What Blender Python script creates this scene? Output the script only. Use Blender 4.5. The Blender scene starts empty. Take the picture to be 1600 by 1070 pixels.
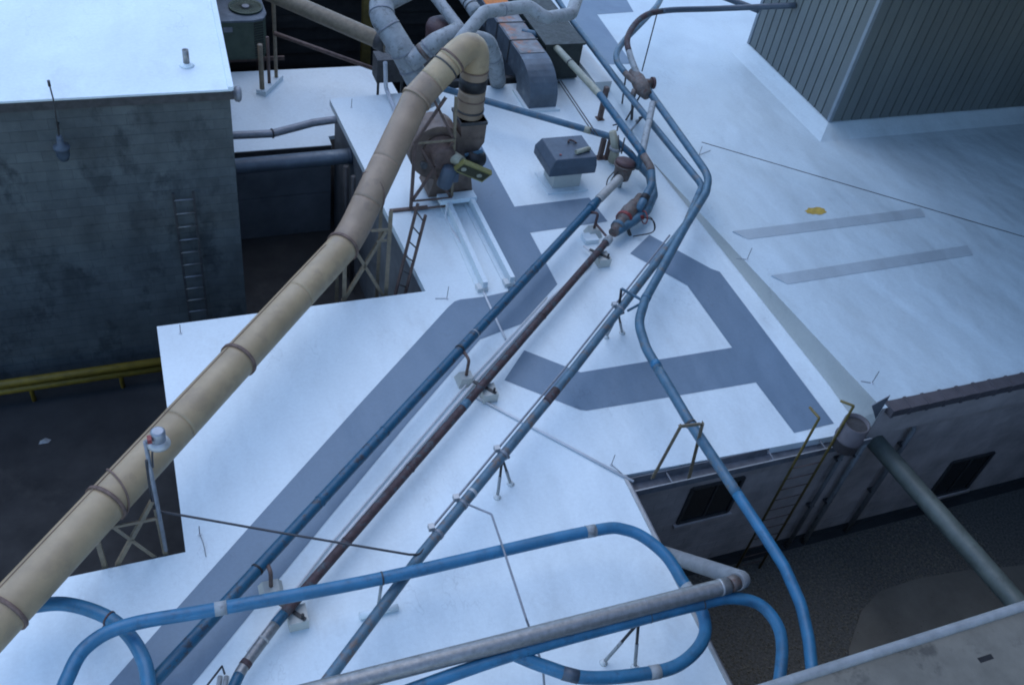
import bpy, math, random
from mathutils import Vector, Matrix
random.seed(7)
R_ = math.radians
scene = bpy.context.scene
C = scene.collection

# ------------------------------------------------------------ camera
CAM_H, FPX = 11.5, 1471.0
YAW, PITCH, ROLL = R_(27.53), R_(43.64), R_(-10.94)
fw = Vector((math.sin(YAW)*math.cos(PITCH), math.cos(YAW)*math.cos(PITCH), -math.sin(PITCH)))
r0 = Vector((math.cos(YAW), -math.sin(YAW), 0)); d0 = fw.cross(r0)
RT = math.cos(ROLL)*r0 + math.sin(ROLL)*d0
DN = -math.sin(ROLL)*r0 + math.cos(ROLL)*d0
cam = bpy.data.objects.new('camera', bpy.data.cameras.new('camera'))
C.objects.link(cam)
cam.data.sensor_width = 36; cam.data.lens = FPX/1600*36
cam.data.clip_start = 0.1; cam.data.clip_end = 2000
m = Matrix.Identity(4)
for i in range(3):
    m[i][0] = RT[i]; m[i][1] = -DN[i]; m[i][2] = -fw[i]
m[0][3], m[1][3], m[2][3] = 0, 0, CAM_H
cam.matrix_world = m
scene.camera = cam

# ------------------------------------------------------------ sky, sun, exposure
SUN_AZ, SUN_EL = R_(-10), R_(66)          # azimuth measured from +Y towards +X
w = bpy.data.worlds.new('World'); scene.world = w; w.use_nodes = True
nt = w.node_tree; bg = nt.nodes['Background']
sky = nt.nodes.new('ShaderNodeTexSky'); sky.sky_type = 'NISHITA'; sky.sun_disc = False
sky.sun_elevation = SUN_EL; sky.sun_rotation = SUN_AZ
sky.air_density = 1.0; sky.dust_density = 0.1; sky.ozone_density = 4.5
nt.links.new(sky.outputs[0], bg.inputs[0]); bg.inputs[1].default_value = 0.15
sl = bpy.data.lights.new('sun', 'SUN'); sl.energy = 0.5; sl.angle = R_(60); sl.color = (1, .98, .95)
sun = bpy.data.objects.new('sun', sl); C.objects.link(sun)
sd = Vector((math.sin(SUN_AZ)*math.cos(SUN_EL), math.cos(SUN_AZ)*math.cos(SUN_EL), math.sin(SUN_EL)))
sun.rotation_euler = sd.to_track_quat('Z', 'Y').to_euler(); sun.location = sd*40
vs = scene.view_settings
scene.cycles.filter_width = 1.9
vs.view_transform = 'Standard'; vs.look = 'None'; vs.gamma = 1; vs.use_curve_mapping = False
vs.exposure = 1.2

# ------------------------------------------------------------ geometry helpers
def ray(px, py): return RT*((px-800)/FPX) + DN*((py-535)/FPX) + fw
O = Vector((0, 0, CAM_H))
def P(px, py, z=0.0):
    d = ray(px, py); return O + d*((z-CAM_H)/d.z)
def PY(px, py, y):
    d = ray(px, py); return O + d*(y/d.y)
def PX(px, py, x):
    d = ray(px, py); return O + d*(x/d.x)
def wid(p, wpx): return wpx*((p-O).dot(fw))/FPX      # size of wpx pixels at p
def PP(L): return [P(*q) for q in L]

class MB:
    def __init__(s): s.v = []; s.f = []; s.sm = []
    def add(s, vs_, fs, smooth=False):
        b = len(s.v); s.v += [Vector(v) for v in vs_]
        for f in fs: s.f.append([b+i for i in f]); s.sm.append(smooth)
        return s
    def box(s, a, b):
        x0, y0, z0 = a; x1, y1, z1 = b
        return s.add([(x0,y0,z0),(x1,y0,z0),(x1,y1,z0),(x0,y1,z0),(x0,y0,z1),(x1,y0,z1),(x1,y1,z1),(x0,y1,z1)],
                     [(3,2,1,0),(4,5,6,7),(0,1,5,4),(1,2,6,5),(2,3,7,6),(3,0,4,7)])
    def beam(s, a, b, wd, hd=None, up=(0,0,1)):
        a = Vector(a); b = Vector(b); hd = hd or wd
        t = (b-a).normalized(); up = Vector(up)
        if abs(t.dot(up)) > .98: up = Vector((0,1,0))
        x = t.cross(up).normalized()*wd/2; y = x.cross(t).normalized()*hd/2
        q = [a-x-y, a+x-y, a+x+y, a-x+y, b-x-y, b+x-y, b+x+y, b-x+y]
        return s.add(q, [(3,2,1,0),(4,5,6,7),(0,1,5,4),(1,2,6,5),(2,3,7,6),(3,0,4,7)])
    def angle(s, a, b, wd, up=(0,0,1), th=.008):   # L-section bar
        a = Vector(a); b = Vector(b); t = (b-a).normalized(); up = Vector(up)
        if abs(t.dot(up)) > .98: up = Vector((0,1,0))
        x = t.cross(up).normalized(); y = x.cross(t).normalized()
        s.beam(a+y*wd/2, b+y*wd/2, wd, th, up)
        return s.beam(a+x*wd/2, b+x*wd/2, th, wd, up)
    def prism(s, poly, z0, z1):
        n = len(poly); vs_ = [(p[0],p[1],z0) for p in poly]+[(p[0],p[1],z1) for p in poly]
        ar = sum(poly[i][0]*poly[(i+1)%n][1]-poly[(i+1)%n][0]*poly[i][1] for i in range(n))
        t = list(range(n, 2*n)); b = list(range(n-1, -1, -1)); sd_ = [(i,(i+1)%n,n+(i+1)%n,n+i) for i in range(n)]
        if ar < 0: t = t[::-1]; b = b[::-1]; sd_ = [q[::-1] for q in sd_]
        return s.add(vs_, [b, t]+sd_)
    def tube(s, path, r, n=14, caps=True, up=None):
        path = [Vector(p) for p in path]; rings = []
        t = (path[1]-path[0]).normalized()
        u = t.cross(Vector((0,0,1)))
        if u.length < .05: u = t.cross(Vector((0,1,0)))
        u.normalize(); vs_ = []
        for i, p in enumerate(path):
            a = path[max(i-1,0)]; b = path[min(i+1,len(path)-1)]
            t = (b-a).normalized(); u = (u-t*u.dot(t)).normalized(); vv = t.cross(u)
            rr = r[i] if isinstance(r, (list,tuple)) else r
            for k in range(n):
                an = 2*math.pi*k/n; vs_.append(p+(u*math.cos(an)+vv*math.sin(an))*rr)
        fs = []
        for i in range(len(path)-1):
            for k in range(n):
                fs.append((i*n+k, i*n+(k+1)%n, (i+1)*n+(k+1)%n, (i+1)*n+k))
        b0 = len(s.v); s.add(vs_, fs, True)
        if caps:
            s.f.append([b0+k for k in range(n-1,-1,-1)]); s.sm.append(False)
            s.f.append([b0+(len(path)-1)*n+k for k in range(n)]); s.sm.append(False)
        return s
    def lathe(s, prof, c, axis=(0,0,1), n=20):      # prof: (radius, height) along axis
        ax = Vector(axis).normalized(); c = Vector(c)
        return s.tube_var([c+ax*h for _, h in prof], [r for r, _ in prof], ax, n)
    def tube_var(s, pts, rs, ax, n):
        u = ax.cross(Vector((0,0,1)))
        if u.length < .05: u = ax.cross(Vector((0,1,0)))
        u.normalize(); vv = ax.cross(u); vs_ = []; fs = []
        for p, r in zip(pts, rs):
            for k in range(n):
                an = 2*math.pi*k/n; vs_.append(p+(u*math.cos(an)+vv*math.sin(an))*max(r,1e-4))
        for i in range(len(pts)-1):
            for k in range(n): fs.append((i*n+k, i*n+(k+1)%n, (i+1)*n+(k+1)%n, (i+1)*n+k))
        b0 = len(s.v); s.add(vs_, fs, True)
        s.f.append([b0+k for k in range(n-1,-1,-1)]); s.sm.append(False)
        s.f.append([b0+(len(pts)-1)*n+k for k in range(n)]); s.sm.append(False)
        return s
    def build(s, name, mat, parent=None):
        off = Vector((0,0,0)); q = parent
        while q is not None: off = off+q.location; q = q.parent
        me = bpy.data.meshes.new(name)
        me.from_pydata([tuple(v-off) for v in s.v], [], s.f)
        for p, sm in zip(me.polygons, s.sm): p.use_smooth = sm
        me.materials.append(mat); me.update()
        o = bpy.data.objects.new(name, me); C.objects.link(o); o.parent = parent
        return o

def tag(o, label, cat, group=None):
    o['label'] = label; o['category'] = cat
    if group: o['group'] = group
    return o
def thing(name, label, cat, loc, group=None):
    o = bpy.data.objects.new(name, None); o.empty_display_size = .2; C.objects.link(o)
    o.location = loc; return tag(o, label, cat, group)
def struct(o): o['kind'] = 'structure'; return o

def fillet(pts, rad, n=7):
    pts = [Vector(p) for p in pts]; out = [pts[0]]
    for i in range(1, len(pts)-1):
        a, b, c = pts[i-1], pts[i], pts[i+1]
        rr = rad[i] if isinstance(rad, dict) and i in rad else (rad.get(-1, .1) if isinstance(rad, dict) else rad)
        u = (a-b); v = (c-b); lu, lv = u.length, v.length; u.normalize(); v.normalize()
        ang = math.acos(max(-1, min(1, u.dot(v)))); 
        if ang > 3.12: out.append(b); continue
        d = min(rr/math.tan(ang/2), .49*lu, .49*lv)
        p0 = b+u*d; p1 = b+v*d
        for k in range(n+1):
            t = k/n; out.append(p0*(1-t)**2 + b*2*t*(1-t) + p1*t*t)
    out.append(pts[-1]); return out
def spline(pts, n=8):      # catmull-rom through the points
    pts = [Vector(p) for p in pts]; q = [pts[0]*2-pts[1]]+pts+[pts[-1]*2-pts[-2]]; out = []
    for i in range(1, len(q)-2):
        a, b, c, d = q[i-1:i+3]
        for k in range(n):
            t = k/n; out.append(.5*((2*b)+(c-a)*t+(2*a-5*b+4*c-d)*t*t+(3*b-a-3*c+d)*t**3))
    out.append(pts[-1]); return out
def dense(path, step=.15):
    out = [path[0]]
    for a, b in zip(path, path[1:]):
        k = max(1, int((b-a).length/step))
        for i in range(1, k+1): out.append(a.lerp(b, i/k))
    return out
def nearest(path, pt): return min(range(len(path)), key=lambda i: (path[i]-pt).length)
def scr(p):
    q = p-O; d = q.dot(fw); return (800+FPX*q.dot(RT)/d, 535+FPX*q.dot(DN)/d)
def nearpx(path, px, py):
    return min(range(len(path)), key=lambda i: (scr(path[i])[0]-px)**2+(scr(path[i])[1]-py)**2)

# ------------------------------------------------------------ materials
def new_mat(name):
    m_ = bpy.data.materials.new(name); m_.use_nodes = True
    t = m_.node_tree; return m_, t, t.nodes['Principled BSDF']
def N(t, ty, **kw):
    n = t.nodes.new(ty)
    for k, v in kw.items(): setattr(n, k, v)
    return n
def noise(t, scale, detail=5, rough=.6, vec=None, stretch=None):
    n = N(t, 'ShaderNodeTexNoise'); n.inputs['Scale'].default_value = scale
    n.inputs['Detail'].default_value = detail; n.inputs['Roughness'].default_value = rough
    g = N(t, 'ShaderNodeNewGeometry')
    if stretch:
        mp = N(t, 'ShaderNodeMapping'); mp.inputs['Scale'].default_value = stretch
        t.links.new(g.outputs['Position'], mp.inputs[0]); t.links.new(mp.outputs[0], n.inputs['Vector'])
    else: t.links.new(g.outputs['Position'], n.inputs['Vector'])
    return n
def ramp(t, src, a, b, ca=(0,0,0), cb=(1,1,1)):
    r = N(t, 'ShaderNodeValToRGB'); e = r.color_ramp.elements
    e[0].position = a; e[1].position = b; e[0].color = (*ca, 1); e[1].color = (*cb, 1)
    t.links.new(src, r.inputs[0]); return r
def mix(t, fac, a, b, mode='MIX'):
    x = N(t, 'ShaderNodeMix', data_type='RGBA', blend_type=mode)
    if isinstance(fac, (int, float)): x.inputs[0].default_value = fac
    else: t.links.new(fac, x.inputs[0])
    for i, q in ((6, a), (7, b)):
        if isinstance(q, tuple): x.inputs[i].default_value = (*q[:3], 1)
        else: t.links.new(q, x.inputs[i])
    return x.outputs[2]
def bump(t, bs, src, dist, strength=.6):
    b = N(t, 'ShaderNodeBump'); b.inputs['Distance'].default_value = dist; b.inputs['Strength'].default_value = strength
    t.links.new(src, b.inputs['Height']); t.links.new(b.outputs[0], bs.inputs['Normal']); return b
def surf(name, col, var=.25, scale=3, rough=.6, metal=0, col2=None, patch=None, bumpd=.004, bscale=30, stretch=None, rand=0):
    """weathered surface: base colour, tonal variation, optional patches (colour, amount, scale)"""
    m_, t, bs = new_mat(name)
    n = noise(t, scale, stretch=stretch)
    dark = tuple(c*(1-var) for c in col); lite = tuple(min(1, c*(1+var*.6)) for c in col)
    c = ramp(t, n.outputs[0], .3, .7, col2 or dark, lite).outputs[0]
    if patch:
        pc, amt, psc = patch
        n2 = noise(t, psc, 6, .7, stretch=stretch); f = ramp(t, n2.outputs[0], 1-amt-.06, 1-amt+.06)
        c = mix(t, f.outputs[0], c, pc)
    if rand:
        oi = N(t, 'ShaderNodeObjectInfo'); mr = N(t, 'ShaderNodeMapRange')
        mr.inputs[3].default_value = 1-rand; mr.inputs[4].default_value = 1+rand
        t.links.new(oi.outputs['Random'], mr.inputs[0])
        cb = N(t, 'ShaderNodeCombineColor')
        for i in range(3): t.links.new(mr.outputs[0], cb.inputs[i])
        c = mix(t, 1.0, c, cb.outputs[0], 'MULTIPLY')
    t.links.new(c, bs.inputs['Base Color'])
    nr = noise(t, scale*2.3); rr = ramp(t, nr.outputs[0], .3, .7, (rough*.8,)*3, (min(1, rough*1.2),)*3)
    t.links.new(rr.outputs[0], bs.inputs['Roughness']); bs.inputs['Metallic'].default_value = metal
    nb = noise(t, bscale, 4); bump(t, bs, nb.outputs[0], bumpd)
    return m_

def membrane_mat(name, col, dirt=.12, stain=(.45,.46,.44)):
    m_, t, bs = new_mat(name)
    big = noise(t, .35, 4); c = ramp(t, big.outputs[0], .3, .75, tuple(x*.88 for x in col), col).outputs[0]
    st = noise(t, 1.1, 7, .68, stretch=(1, .45, 1)); f = ramp(t, st.outputs[0], .56, .8)
    fm = N(t, 'ShaderNodeMath', operation='MULTIPLY'); fm.inputs[1].default_value = dirt*2.2
    t.links.new(f.outputs[0], fm.inputs[0]); c = mix(t, fm.outputs[0], c, stain)
    fine = noise(t, 16, 4, .7); ff = ramp(t, fine.outputs[0], .35, .7, (.95,.95,.95), (1.03,1.03,1.03))
    c = mix(t, 1.0, c, ff.outputs[0], 'MULTIPLY')
    # thin wrinkle and scuff lines in the membrane
    wl = noise(t, .9, 5, .62, stretch=(1, .5, 1)); sb = N(t, 'ShaderNodeMath', operation='SUBTRACT'); sb.inputs[1].default_value = .5
    ab = N(t, 'ShaderNodeMath', operation='ABSOLUTE'); t.links.new(wl.outputs[0], sb.inputs[0]); t.links.new(sb.outputs[0], ab.inputs[0])
    ln = ramp(t, ab.outputs[0], .0, .006, (1,1,1), (0,0,0)); mk = ramp(t, noise(t, .5, 3).outputs[0], .5, .66)
    lm = N(t, 'ShaderNodeMath', operation='MULTIPLY'); t.links.new(ln.outputs[0], lm.inputs[0]); t.links.new(mk.outputs[0], lm.inputs[1])
    l2 = N(t, 'ShaderNodeMath', operation='MULTIPLY'); l2.inputs[1].default_value = .3; t.links.new(lm.outputs[0], l2.inputs[0])
    c = mix(t, l2.outputs[0], c, tuple(x*.45 for x in col))
    t.links.new(c, bs.inputs['Base Color']); bs.inputs['Roughness'].default_value = .55
    b1 = noise(t, .8, 2.5, .45, stretch=(1, .55, 1)); b2 = noise(t, 5, 3, .6)
    a = N(t, 'ShaderNodeMath', operation='MULTIPLY_ADD'); a.inputs[1].default_value = .05
    t.links.new(b2.outputs[0], a.inputs[0]); t.links.new(b1.outputs[0], a.inputs[2])
    bump(t, bs, a.outputs[0], .2, .9)
    return m_

M = {}
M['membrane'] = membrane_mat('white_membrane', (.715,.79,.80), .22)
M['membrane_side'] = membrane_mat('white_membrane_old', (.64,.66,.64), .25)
M['membrane_right'] = membrane_mat('dull_shaded_membrane', (.585,.67,.69), .16)  # slightly dirtier membrane, with right-hand shade put into its colour as well
M['paint'] = membrane_mat('grey_roof_paint', (.155,.22,.285), .14, (.2,.26,.325))
M['block'] = surf('painted_block', (.085,.096,.094), .3, 1.6, .8, col2=(.055,.063,.063), patch=((.042,.049,.05), .42, 1.9), bumpd=.006, bscale=50, stretch=(1.0,1,.6), rand=.10)
M['block_wall'] = surf('block_joint', (.055,.061,.06), .3, 2, .9)
M['tanblock'] = surf('tan_painted_block', (.50,.43,.39), .3, 1.5, .8, bumpd=.005, bscale=45, rand=.05)
M['plaster'] = surf('grey_plaster', (.15,.16,.165), .3, 1.2, .85, patch=((.09,.1,.1), .35, 1.5))
M['asphalt'] = surf('dark_asphalt', (.028,.028,.028), .4, .7, .85, patch=((.045,.043,.04), .36, .6), bumpd=.008, bscale=60)
M['gravel'] = surf('gravel_bed', (.11,.105,.09), .6, 22, .9, bumpd=.02, bscale=28)
M['stone'] = surf('gravel_stone', (.17,.155,.12), .6, 30, .9)
M['concrete'] = surf('yard_concrete', (.15,.14,.115), .2, 1.5, .9)
M['ledge'] = surf('dirty_ledge', (.16,.145,.115), .3, 1.6, .8, patch=((.075,.068,.055), .40, 2.2), bumpd=.01, bscale=14)
M['duct'] = surf('tan_duct_paint', (.36,.262,.15), .2, 2.2, .5, patch=((.29,.21,.125), .41, 2.5), bumpd=.002, bscale=10)
M['duct_old'] = surf('brown_duct_paint', (.275,.195,.13), .22, 2.2, .55, patch=((.225,.16,.11), .41, 3), bumpd=.003, bscale=12)
M['flange'] = surf('rusty_flange', (.16,.10,.075), .4, 12, .75)
M['blue'] = surf('blue_pipe_paint', (.026,.14,.25), .25, 4, .45, patch=((.022,.09,.16), .42, 3), bumpd=.002)
M['teal'] = surf('teal_pipe_paint', (.012,.085,.15), .3, 6, .45, patch=((.032,.036,.046), .43, 6), bumpd=.002)
M['rustpipe'] = surf('rusted_pipe', (.058,.032,.032), .45, 9, .7, patch=((.05,.075,.085), .42, 6), bumpd=.004)
M['greypipe'] = surf('grey_blue_pipe', (.07,.135,.18), .35, 4, .5, patch=((.12,.09,.075), .43, 5), bumpd=.002)
M['bluegrey'] = surf('faded_blue_pipe', (.055,.125,.18), .3, 5, .5, patch=((.13,.12,.11), .39, 4), bumpd=.002)
M['cream'] = surf('cream_pipe_paint', (.32,.31,.23), .2, 6, .5, patch=((.28,.24,.17), .3, 8))
M['whitepipe'] = surf('white_pipe', (.36,.35,.32), .2, 6, .55, patch=((.35,.33,.3), .3, 8))
M['insul'] = surf('pale_insulation', (.29,.305,.305), .25, 5, .65, patch=((.13,.13,.125), .40, 6), bumpd=.006, bscale=18)
M['galv'] = surf('galvanised_steel', (.25,.245,.235), .25, 14, .42, .55, stretch=(1,1,1), patch=((.25,.22,.2), .3, 5))
M['yardpipe'] = surf('weathered_pale_pipe', (.115,.135,.115), .3, 3, .5, patch=((.07,.08,.07), .40, 2.5))
M['rim'] = surf('grey_rim', (.21,.215,.215), .25, 5, .6)
M['fanpaint'] = surf('dirty_fan_paint', (.15,.105,.08), .35, 3, .6, patch=((.09,.06,.045), .42, 4))
M['steel'] = surf('dark_steel', (.05,.048,.047), .4, 8, .6)
M['tansteel'] = surf('tan_steel', (.20,.155,.10), .3, 8, .6, patch=((.17,.08,.04), .32, 10))
M['brownsteel'] = surf('brown_steel', (.12,.075,.06), .4, 8, .65)
M['yellow'] = surf('yellow_paint', (.21,.145,.015), .3, 6, .55)
M['olive'] = surf('olive_guard_paint', (.21,.19,.06), .25, 8, .5)
M['darkolive'] = surf('dark_olive_mesh', (.035,.033,.012), .3, 30, .7)
M['green'] = surf('green_unit_paint', (.07,.095,.065), .25, 4, .6)
M['darkgreen'] = surf('dark_green_metal', (.022,.028,.023), .4, 5, .6)
M['hood'] = surf('grey_hood_paint', (.055,.075,.10), .2, 4, .5)
M['ductgrey'] = surf('grey_duct_sheet', (.105,.13,.155), .3, 3, .5, .2, patch=((.2,.22,.22), .35, 3))
M['ducttop'] = surf('stained_duct_top', (.19,.19,.19), .45, 4, .6, patch=((.30,.12,.06), .44, 3))
M['orange'] = surf('orange_rust', (.55,.16,.02), .3, 12, .7)
M['siding'] = surf('grey_siding', (.12,.135,.13), .12, 2, .5, stretch=(1,1,.25), rand=.06)
M['siding_joint'] = surf('siding_joint', (.035,.045,.055), .2, 4, .7)
M['trim'] = surf('siding_trim', (.22,.25,.27), .15, 3, .45)
M['coping'] = surf('pinkish_coping', (.10,.087,.09), .2, 4, .55)
M['gutter'] = surf('gutter_metal', (.16,.165,.18), .3, 6, .55)
M['gutterlip'] = surf('pale_metal_edge', (.40,.40,.39), .15, 8, .4, .3)
M['cant'] = membrane_mat('aged_cant_membrane', (.47,.48,.44), .3)
M['yellowdim'] = surf('faded_yellow_paint', (.17,.12,.03), .35, 6, .6)
M['pad'] = membrane_mat('grey_roof_pad', (.43,.485,.505), .2)
M['lamp'] = surf('lamp_grey', (.25,.27,.3), .2, 10, .4, .5)
M['red'] = surf('red_paint', (.22,.03,.025), .25, 12, .5)
M['valve'] = surf('rusty_valve', (.13,.105,.09), .45, 9, .6, patch=((.10,.04,.025), .42, 10))
M['maroon'] = surf('maroon_cap', (.075,.036,.034), .3, 8, .6)
M['black'] = surf('black_rubber', (.012,.012,.013), .3, 10, .6)
M['conduit'] = surf('grey_conduit', (.22,.23,.25), .2, 8, .5, .3)
M['whiteconduit'] = surf('white_coated_conduit', (.58,.59,.6), .12, 6, .6)
M['boards'] = surf('dark_boards', (.026,.023,.02), .5, 1.5, .85, stretch=(.3,1,3), rand=.25)
M['boardback'] = surf('dark_void', (.008,.008,.008), .3, 2, .95)
M['stain'] = surf('yellow_stain', (.52,.34,.06), .3, 9, .7)
M['wire'] = surf('dark_wire', (.03,.03,.033), .2, 5, .5)
m_, t_, b_ = new_mat('window_glass'); b_.inputs['Base Color'].default_value = (.012,.014,.016,1); b_.inputs['Roughness'].default_value = .18; M['glass'] = m_

GROUND = -3.55
# ============================================================ SETTING
struct(MB().box((-300,-300,GROUND-.5), (300,300,GROUND)).build('ground', M['asphalt']))
struct(MB().add([(6.45,-6,GROUND+.004),(30,-6,GROUND+.004),(30,7.3,GROUND+.004),(6.45,7.3,GROUND+.004)], [(0,1,2,3)]).build('gravel_yard', M['gravel']))
pad = [P(*q, GROUND) for q in ((1325,1015),(1345,955),(1372,925),(1430,905),(1505,892),(1640,880),(1660,1000),(1500,1090),(1330,1090))]
struct(MB().add([(p.x, p.y, GROUND+.03) for p in pad], [list(range(len(pad)-1,-1,-1))]).build('concrete_pad', M['concrete']))
g = MB()
for i in range(9000):
    x = random.uniform(6.5, 15); y = random.uniform(2.5, 7.25); s = random.uniform(.012, .035); z = GROUND+.006+s*.3
    a = random.random()*6.3; ca, sa = math.cos(a)*s, math.sin(a)*s
    g.add([(x+ca,y+sa,z),(x-sa,y+ca,z),(x-ca,y-sa,z),(x+sa,y-ca,z),(x,y,z+s*.7),(x,y,z-s*.5)], [(0,1,4),(1,2,4),(2,3,4),(3,0,4),(1,0,5),(2,1,5),(3,2,5),(0,3,5)])
gs = g.build('gravel', M['stone']); gs['kind'] = 'stuff'; gs['label'] = 'loose grey gravel covering the dark yard'; gs['category'] = 'gravel'

# ---- wall of blocks: real blocks proud of a backing wall
def block_wall(parent, x0, x1, y, z0, z1, face, mat, holes=(), maxn=300, bw=.4, bh=.2, prefer=None):
    """blocks laid along x on a wall facing -y at plane y"""
    cells = []; nz = int((z1-z0)/bh)
    for j in range(nz):
        zc = z1-bh*(j+.5)
        off = (j % 2)*bw/2; x = x0-off
        while x < x1:
            a = max(x, x0); b = min(x+bw, x1)
            spans = [(a, b)]
            for h in holes:
                if zc-bh/2 < h[3]-.02 and zc+bh/2 > h[2]+.02:
                    spans = [q for u, v in spans for q in ((u, min(v, h[0])), (max(u, h[1]), v)) if q[1]-q[0] > .03]
            for u, v in spans:
                if v-u > .03: cells.append(((u+v)/2, zc, v-u))
            x += bw
    full = MB().box((-bw/2+.0025,-.006,-bh/2+.0025), (bw/2-.0025,.03,bh/2-.0025))
    def vis(c):
        px, py = scr(Vector((c[0], y, c[1]))); return 0 if (-20 < px < 1620 and -20 < py < 1090) and (prefer is None or prefer(px, py)) else 1
    cells.sort(key=lambda c: (vis(c), -c[1]))
    shared = None; rest = MB(); n = 0
    for (xc, zc, ln) in cells:
        if n < maxn and vis((xc, zc)) == 0:
            if abs(ln-bw) < .01 and shared:
                o = bpy.data.objects.new('block', shared); C.objects.link(o); o.parent = parent
                o.location = Vector((xc, y, zc))-parent.location
            else:
                mb = MB().box((-ln/2+.0025,-.006,-bh/2+.0025), (ln/2-.0025,.03,bh/2-.0025))
                o = mb.build('block', mat); o.parent = parent; o.location = Vector((xc, y, zc))-parent.location
                if abs(ln-bw) < .01: shared = o.data
            n += 1
        else:
            rest.box((xc-ln/2+.004, y-.008, zc-bh/2+.004), (xc+ln/2-.004, y+.03, zc+bh/2-.004))
    if rest.v:
        o = rest.build('blockwork', mat, parent); o['kind'] = 'stuff'

# ============================================================ MAIN BUILDING
YW = 7.45           # wall plane towards the gravel yard
mainb = thing('roofed_building', 'low building with white membrane roof painted with huge grey letters, in the centre', 'building', (3, 9, GROUND))
ZN = .62; YN = 7.30
_f = P(1023,257); XS1, YF = _f.x, _f.y; XS0 = P(1380,640,ZN).x
def zr(y): return ZN*max(0, (YF-y)/(YF-YN))
def PR(px, py):          # a point on the tilted right-hand roof
    z = .2
    for _ in range(25): p = P(px, py, z); z = zr(p.y)
    return P(px, py, z)
c1, c2, ap = P(245,510), P(665,455), P(515,155)
lc, ll = P(290,862), P(100,905)
er = P(975,742); eb = P(1140,1070)
exf = eb + (eb-P(1062,885))*2.2
roof = [(-9, ll.y), (lc.x, lc.y), (c1.x, c1.y), (c2.x, c2.y), (ap.x, ap.y), (9.75, 19.35), (9.75, 34), (40, 34), (40, YF), (XS1, YF), (11.02, YN+.06), (er.x, er.y), (eb.x, eb.y), (exf.x, exf.y), (-9, exf.y)]
deck = MB().prism(roof, -.16, 0).build('roof', M['membrane'], mainb)
ins = [(-8.9, ll.y-.1), (lc.x+.05, lc.y-.1), (c1.x+.05, c1.y-.1), (c2.x+.1, c2.y-.1), (ap.x+.1, ap.y-.1), (9.85,19.2), (9.85,33.9), (39.9,33.9), (39.9,YW+.1), (er.x-.05, YW+.1), (eb.x-.12, eb.y), (exf.x-.12, exf.y+.1), (-8.9, exf.y+.1)]
MB().prism(ins, GROUND-.2, -.16).build('wall', M['plaster'], mainb)
# tilted right-hand roof with its cant strip
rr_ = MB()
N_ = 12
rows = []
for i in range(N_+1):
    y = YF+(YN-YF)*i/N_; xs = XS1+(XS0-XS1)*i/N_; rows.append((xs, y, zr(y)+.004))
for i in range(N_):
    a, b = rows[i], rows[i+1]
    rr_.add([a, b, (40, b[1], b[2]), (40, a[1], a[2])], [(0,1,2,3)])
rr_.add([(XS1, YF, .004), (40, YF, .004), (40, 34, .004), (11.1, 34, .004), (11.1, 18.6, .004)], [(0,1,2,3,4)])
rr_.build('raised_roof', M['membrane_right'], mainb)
ct = MB()
base_px = [(1022,257),(1072,320),(1122,382),(1189,466),(1243,530),(1297,598),(1336,658)]
bl = [P(*q, .004) for q in base_px]; bl = [Vector((p.x, max(p.y, YN+.05), .006)) for p in bl]
cols = []
for p in bl:
    yt = p.y if p is not bl[-1] else YN
    yt = min(YF, yt); k = (YF-yt)/(YF-YN); xt = XS1+(XS0-XS1)*k; zt = zr(yt)+.004
    xb = min(p.x, xt-.02)
    col_ = []
    for s in range(7):
        u = s/6; col_.append(Vector((xb+(xt-xb)*u**.75, p.y+(yt-p.y)*u, .006+(zt-.006)*u**1.6)))
    cols.append(col_)
vs_ = [v for c in cols for v in c]
ct.add(vs_, [(i*7+j, (i+1)*7+j, (i+1)*7+j+1, i*7+j+1) for i in range(len(cols)-1) for j in range(6)], True)
e_ = cols[-1]; ct.add([e_[0], e_[-1], (e_[-1].x, e_[-1].y, -.1), (e_[0].x, e_[0].y, -.1)], [(3,2,1,0)])
ct.build('cant_strip', M['cant'], mainb)

# painted letters (flat paint on the roof)
def letter(pts, z=.006):
    pts = [P(*q, z) for q in pts]
    return MB().add(pts, [list(range(len(pts)))[::-1]]).build('painted_letter', M['paint'], mainb)
letter([(738,205),(747.5,219),(804,323),(920.5,309),(949.5,346),(828,363.5),(871,444),(814.5,506),(766,524),(750,530),(640,657),(521,800),(300,1070),(285,1088),(152,1088),(170,1070),(269,958),(410,800),(560,633),(700,480),(710,471),(718.6,468),(760,463),(795,455),(728,305),(690,225)])['label'] = 'long grey painted letter stroke with two arms'
letter([(1014.8,367),(1110.7,419.6),(1124.6,424.6),(1257,600),(1303,661),(1241,676),(1181,597),(1000,627.6),(917,641),(907,640),(788,593.6),(819,547),(907,581.5),(1144,543),(1074,446),(984.5,396)])['label'] = 'hooked grey painted letter beside the cant strip'
letter([(898,-25),(965,-25),(990,19),(933,23),(988,100),(946,101),(898,30)], .008)['label'] = 'far grey painted letter behind the pipes'

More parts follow.
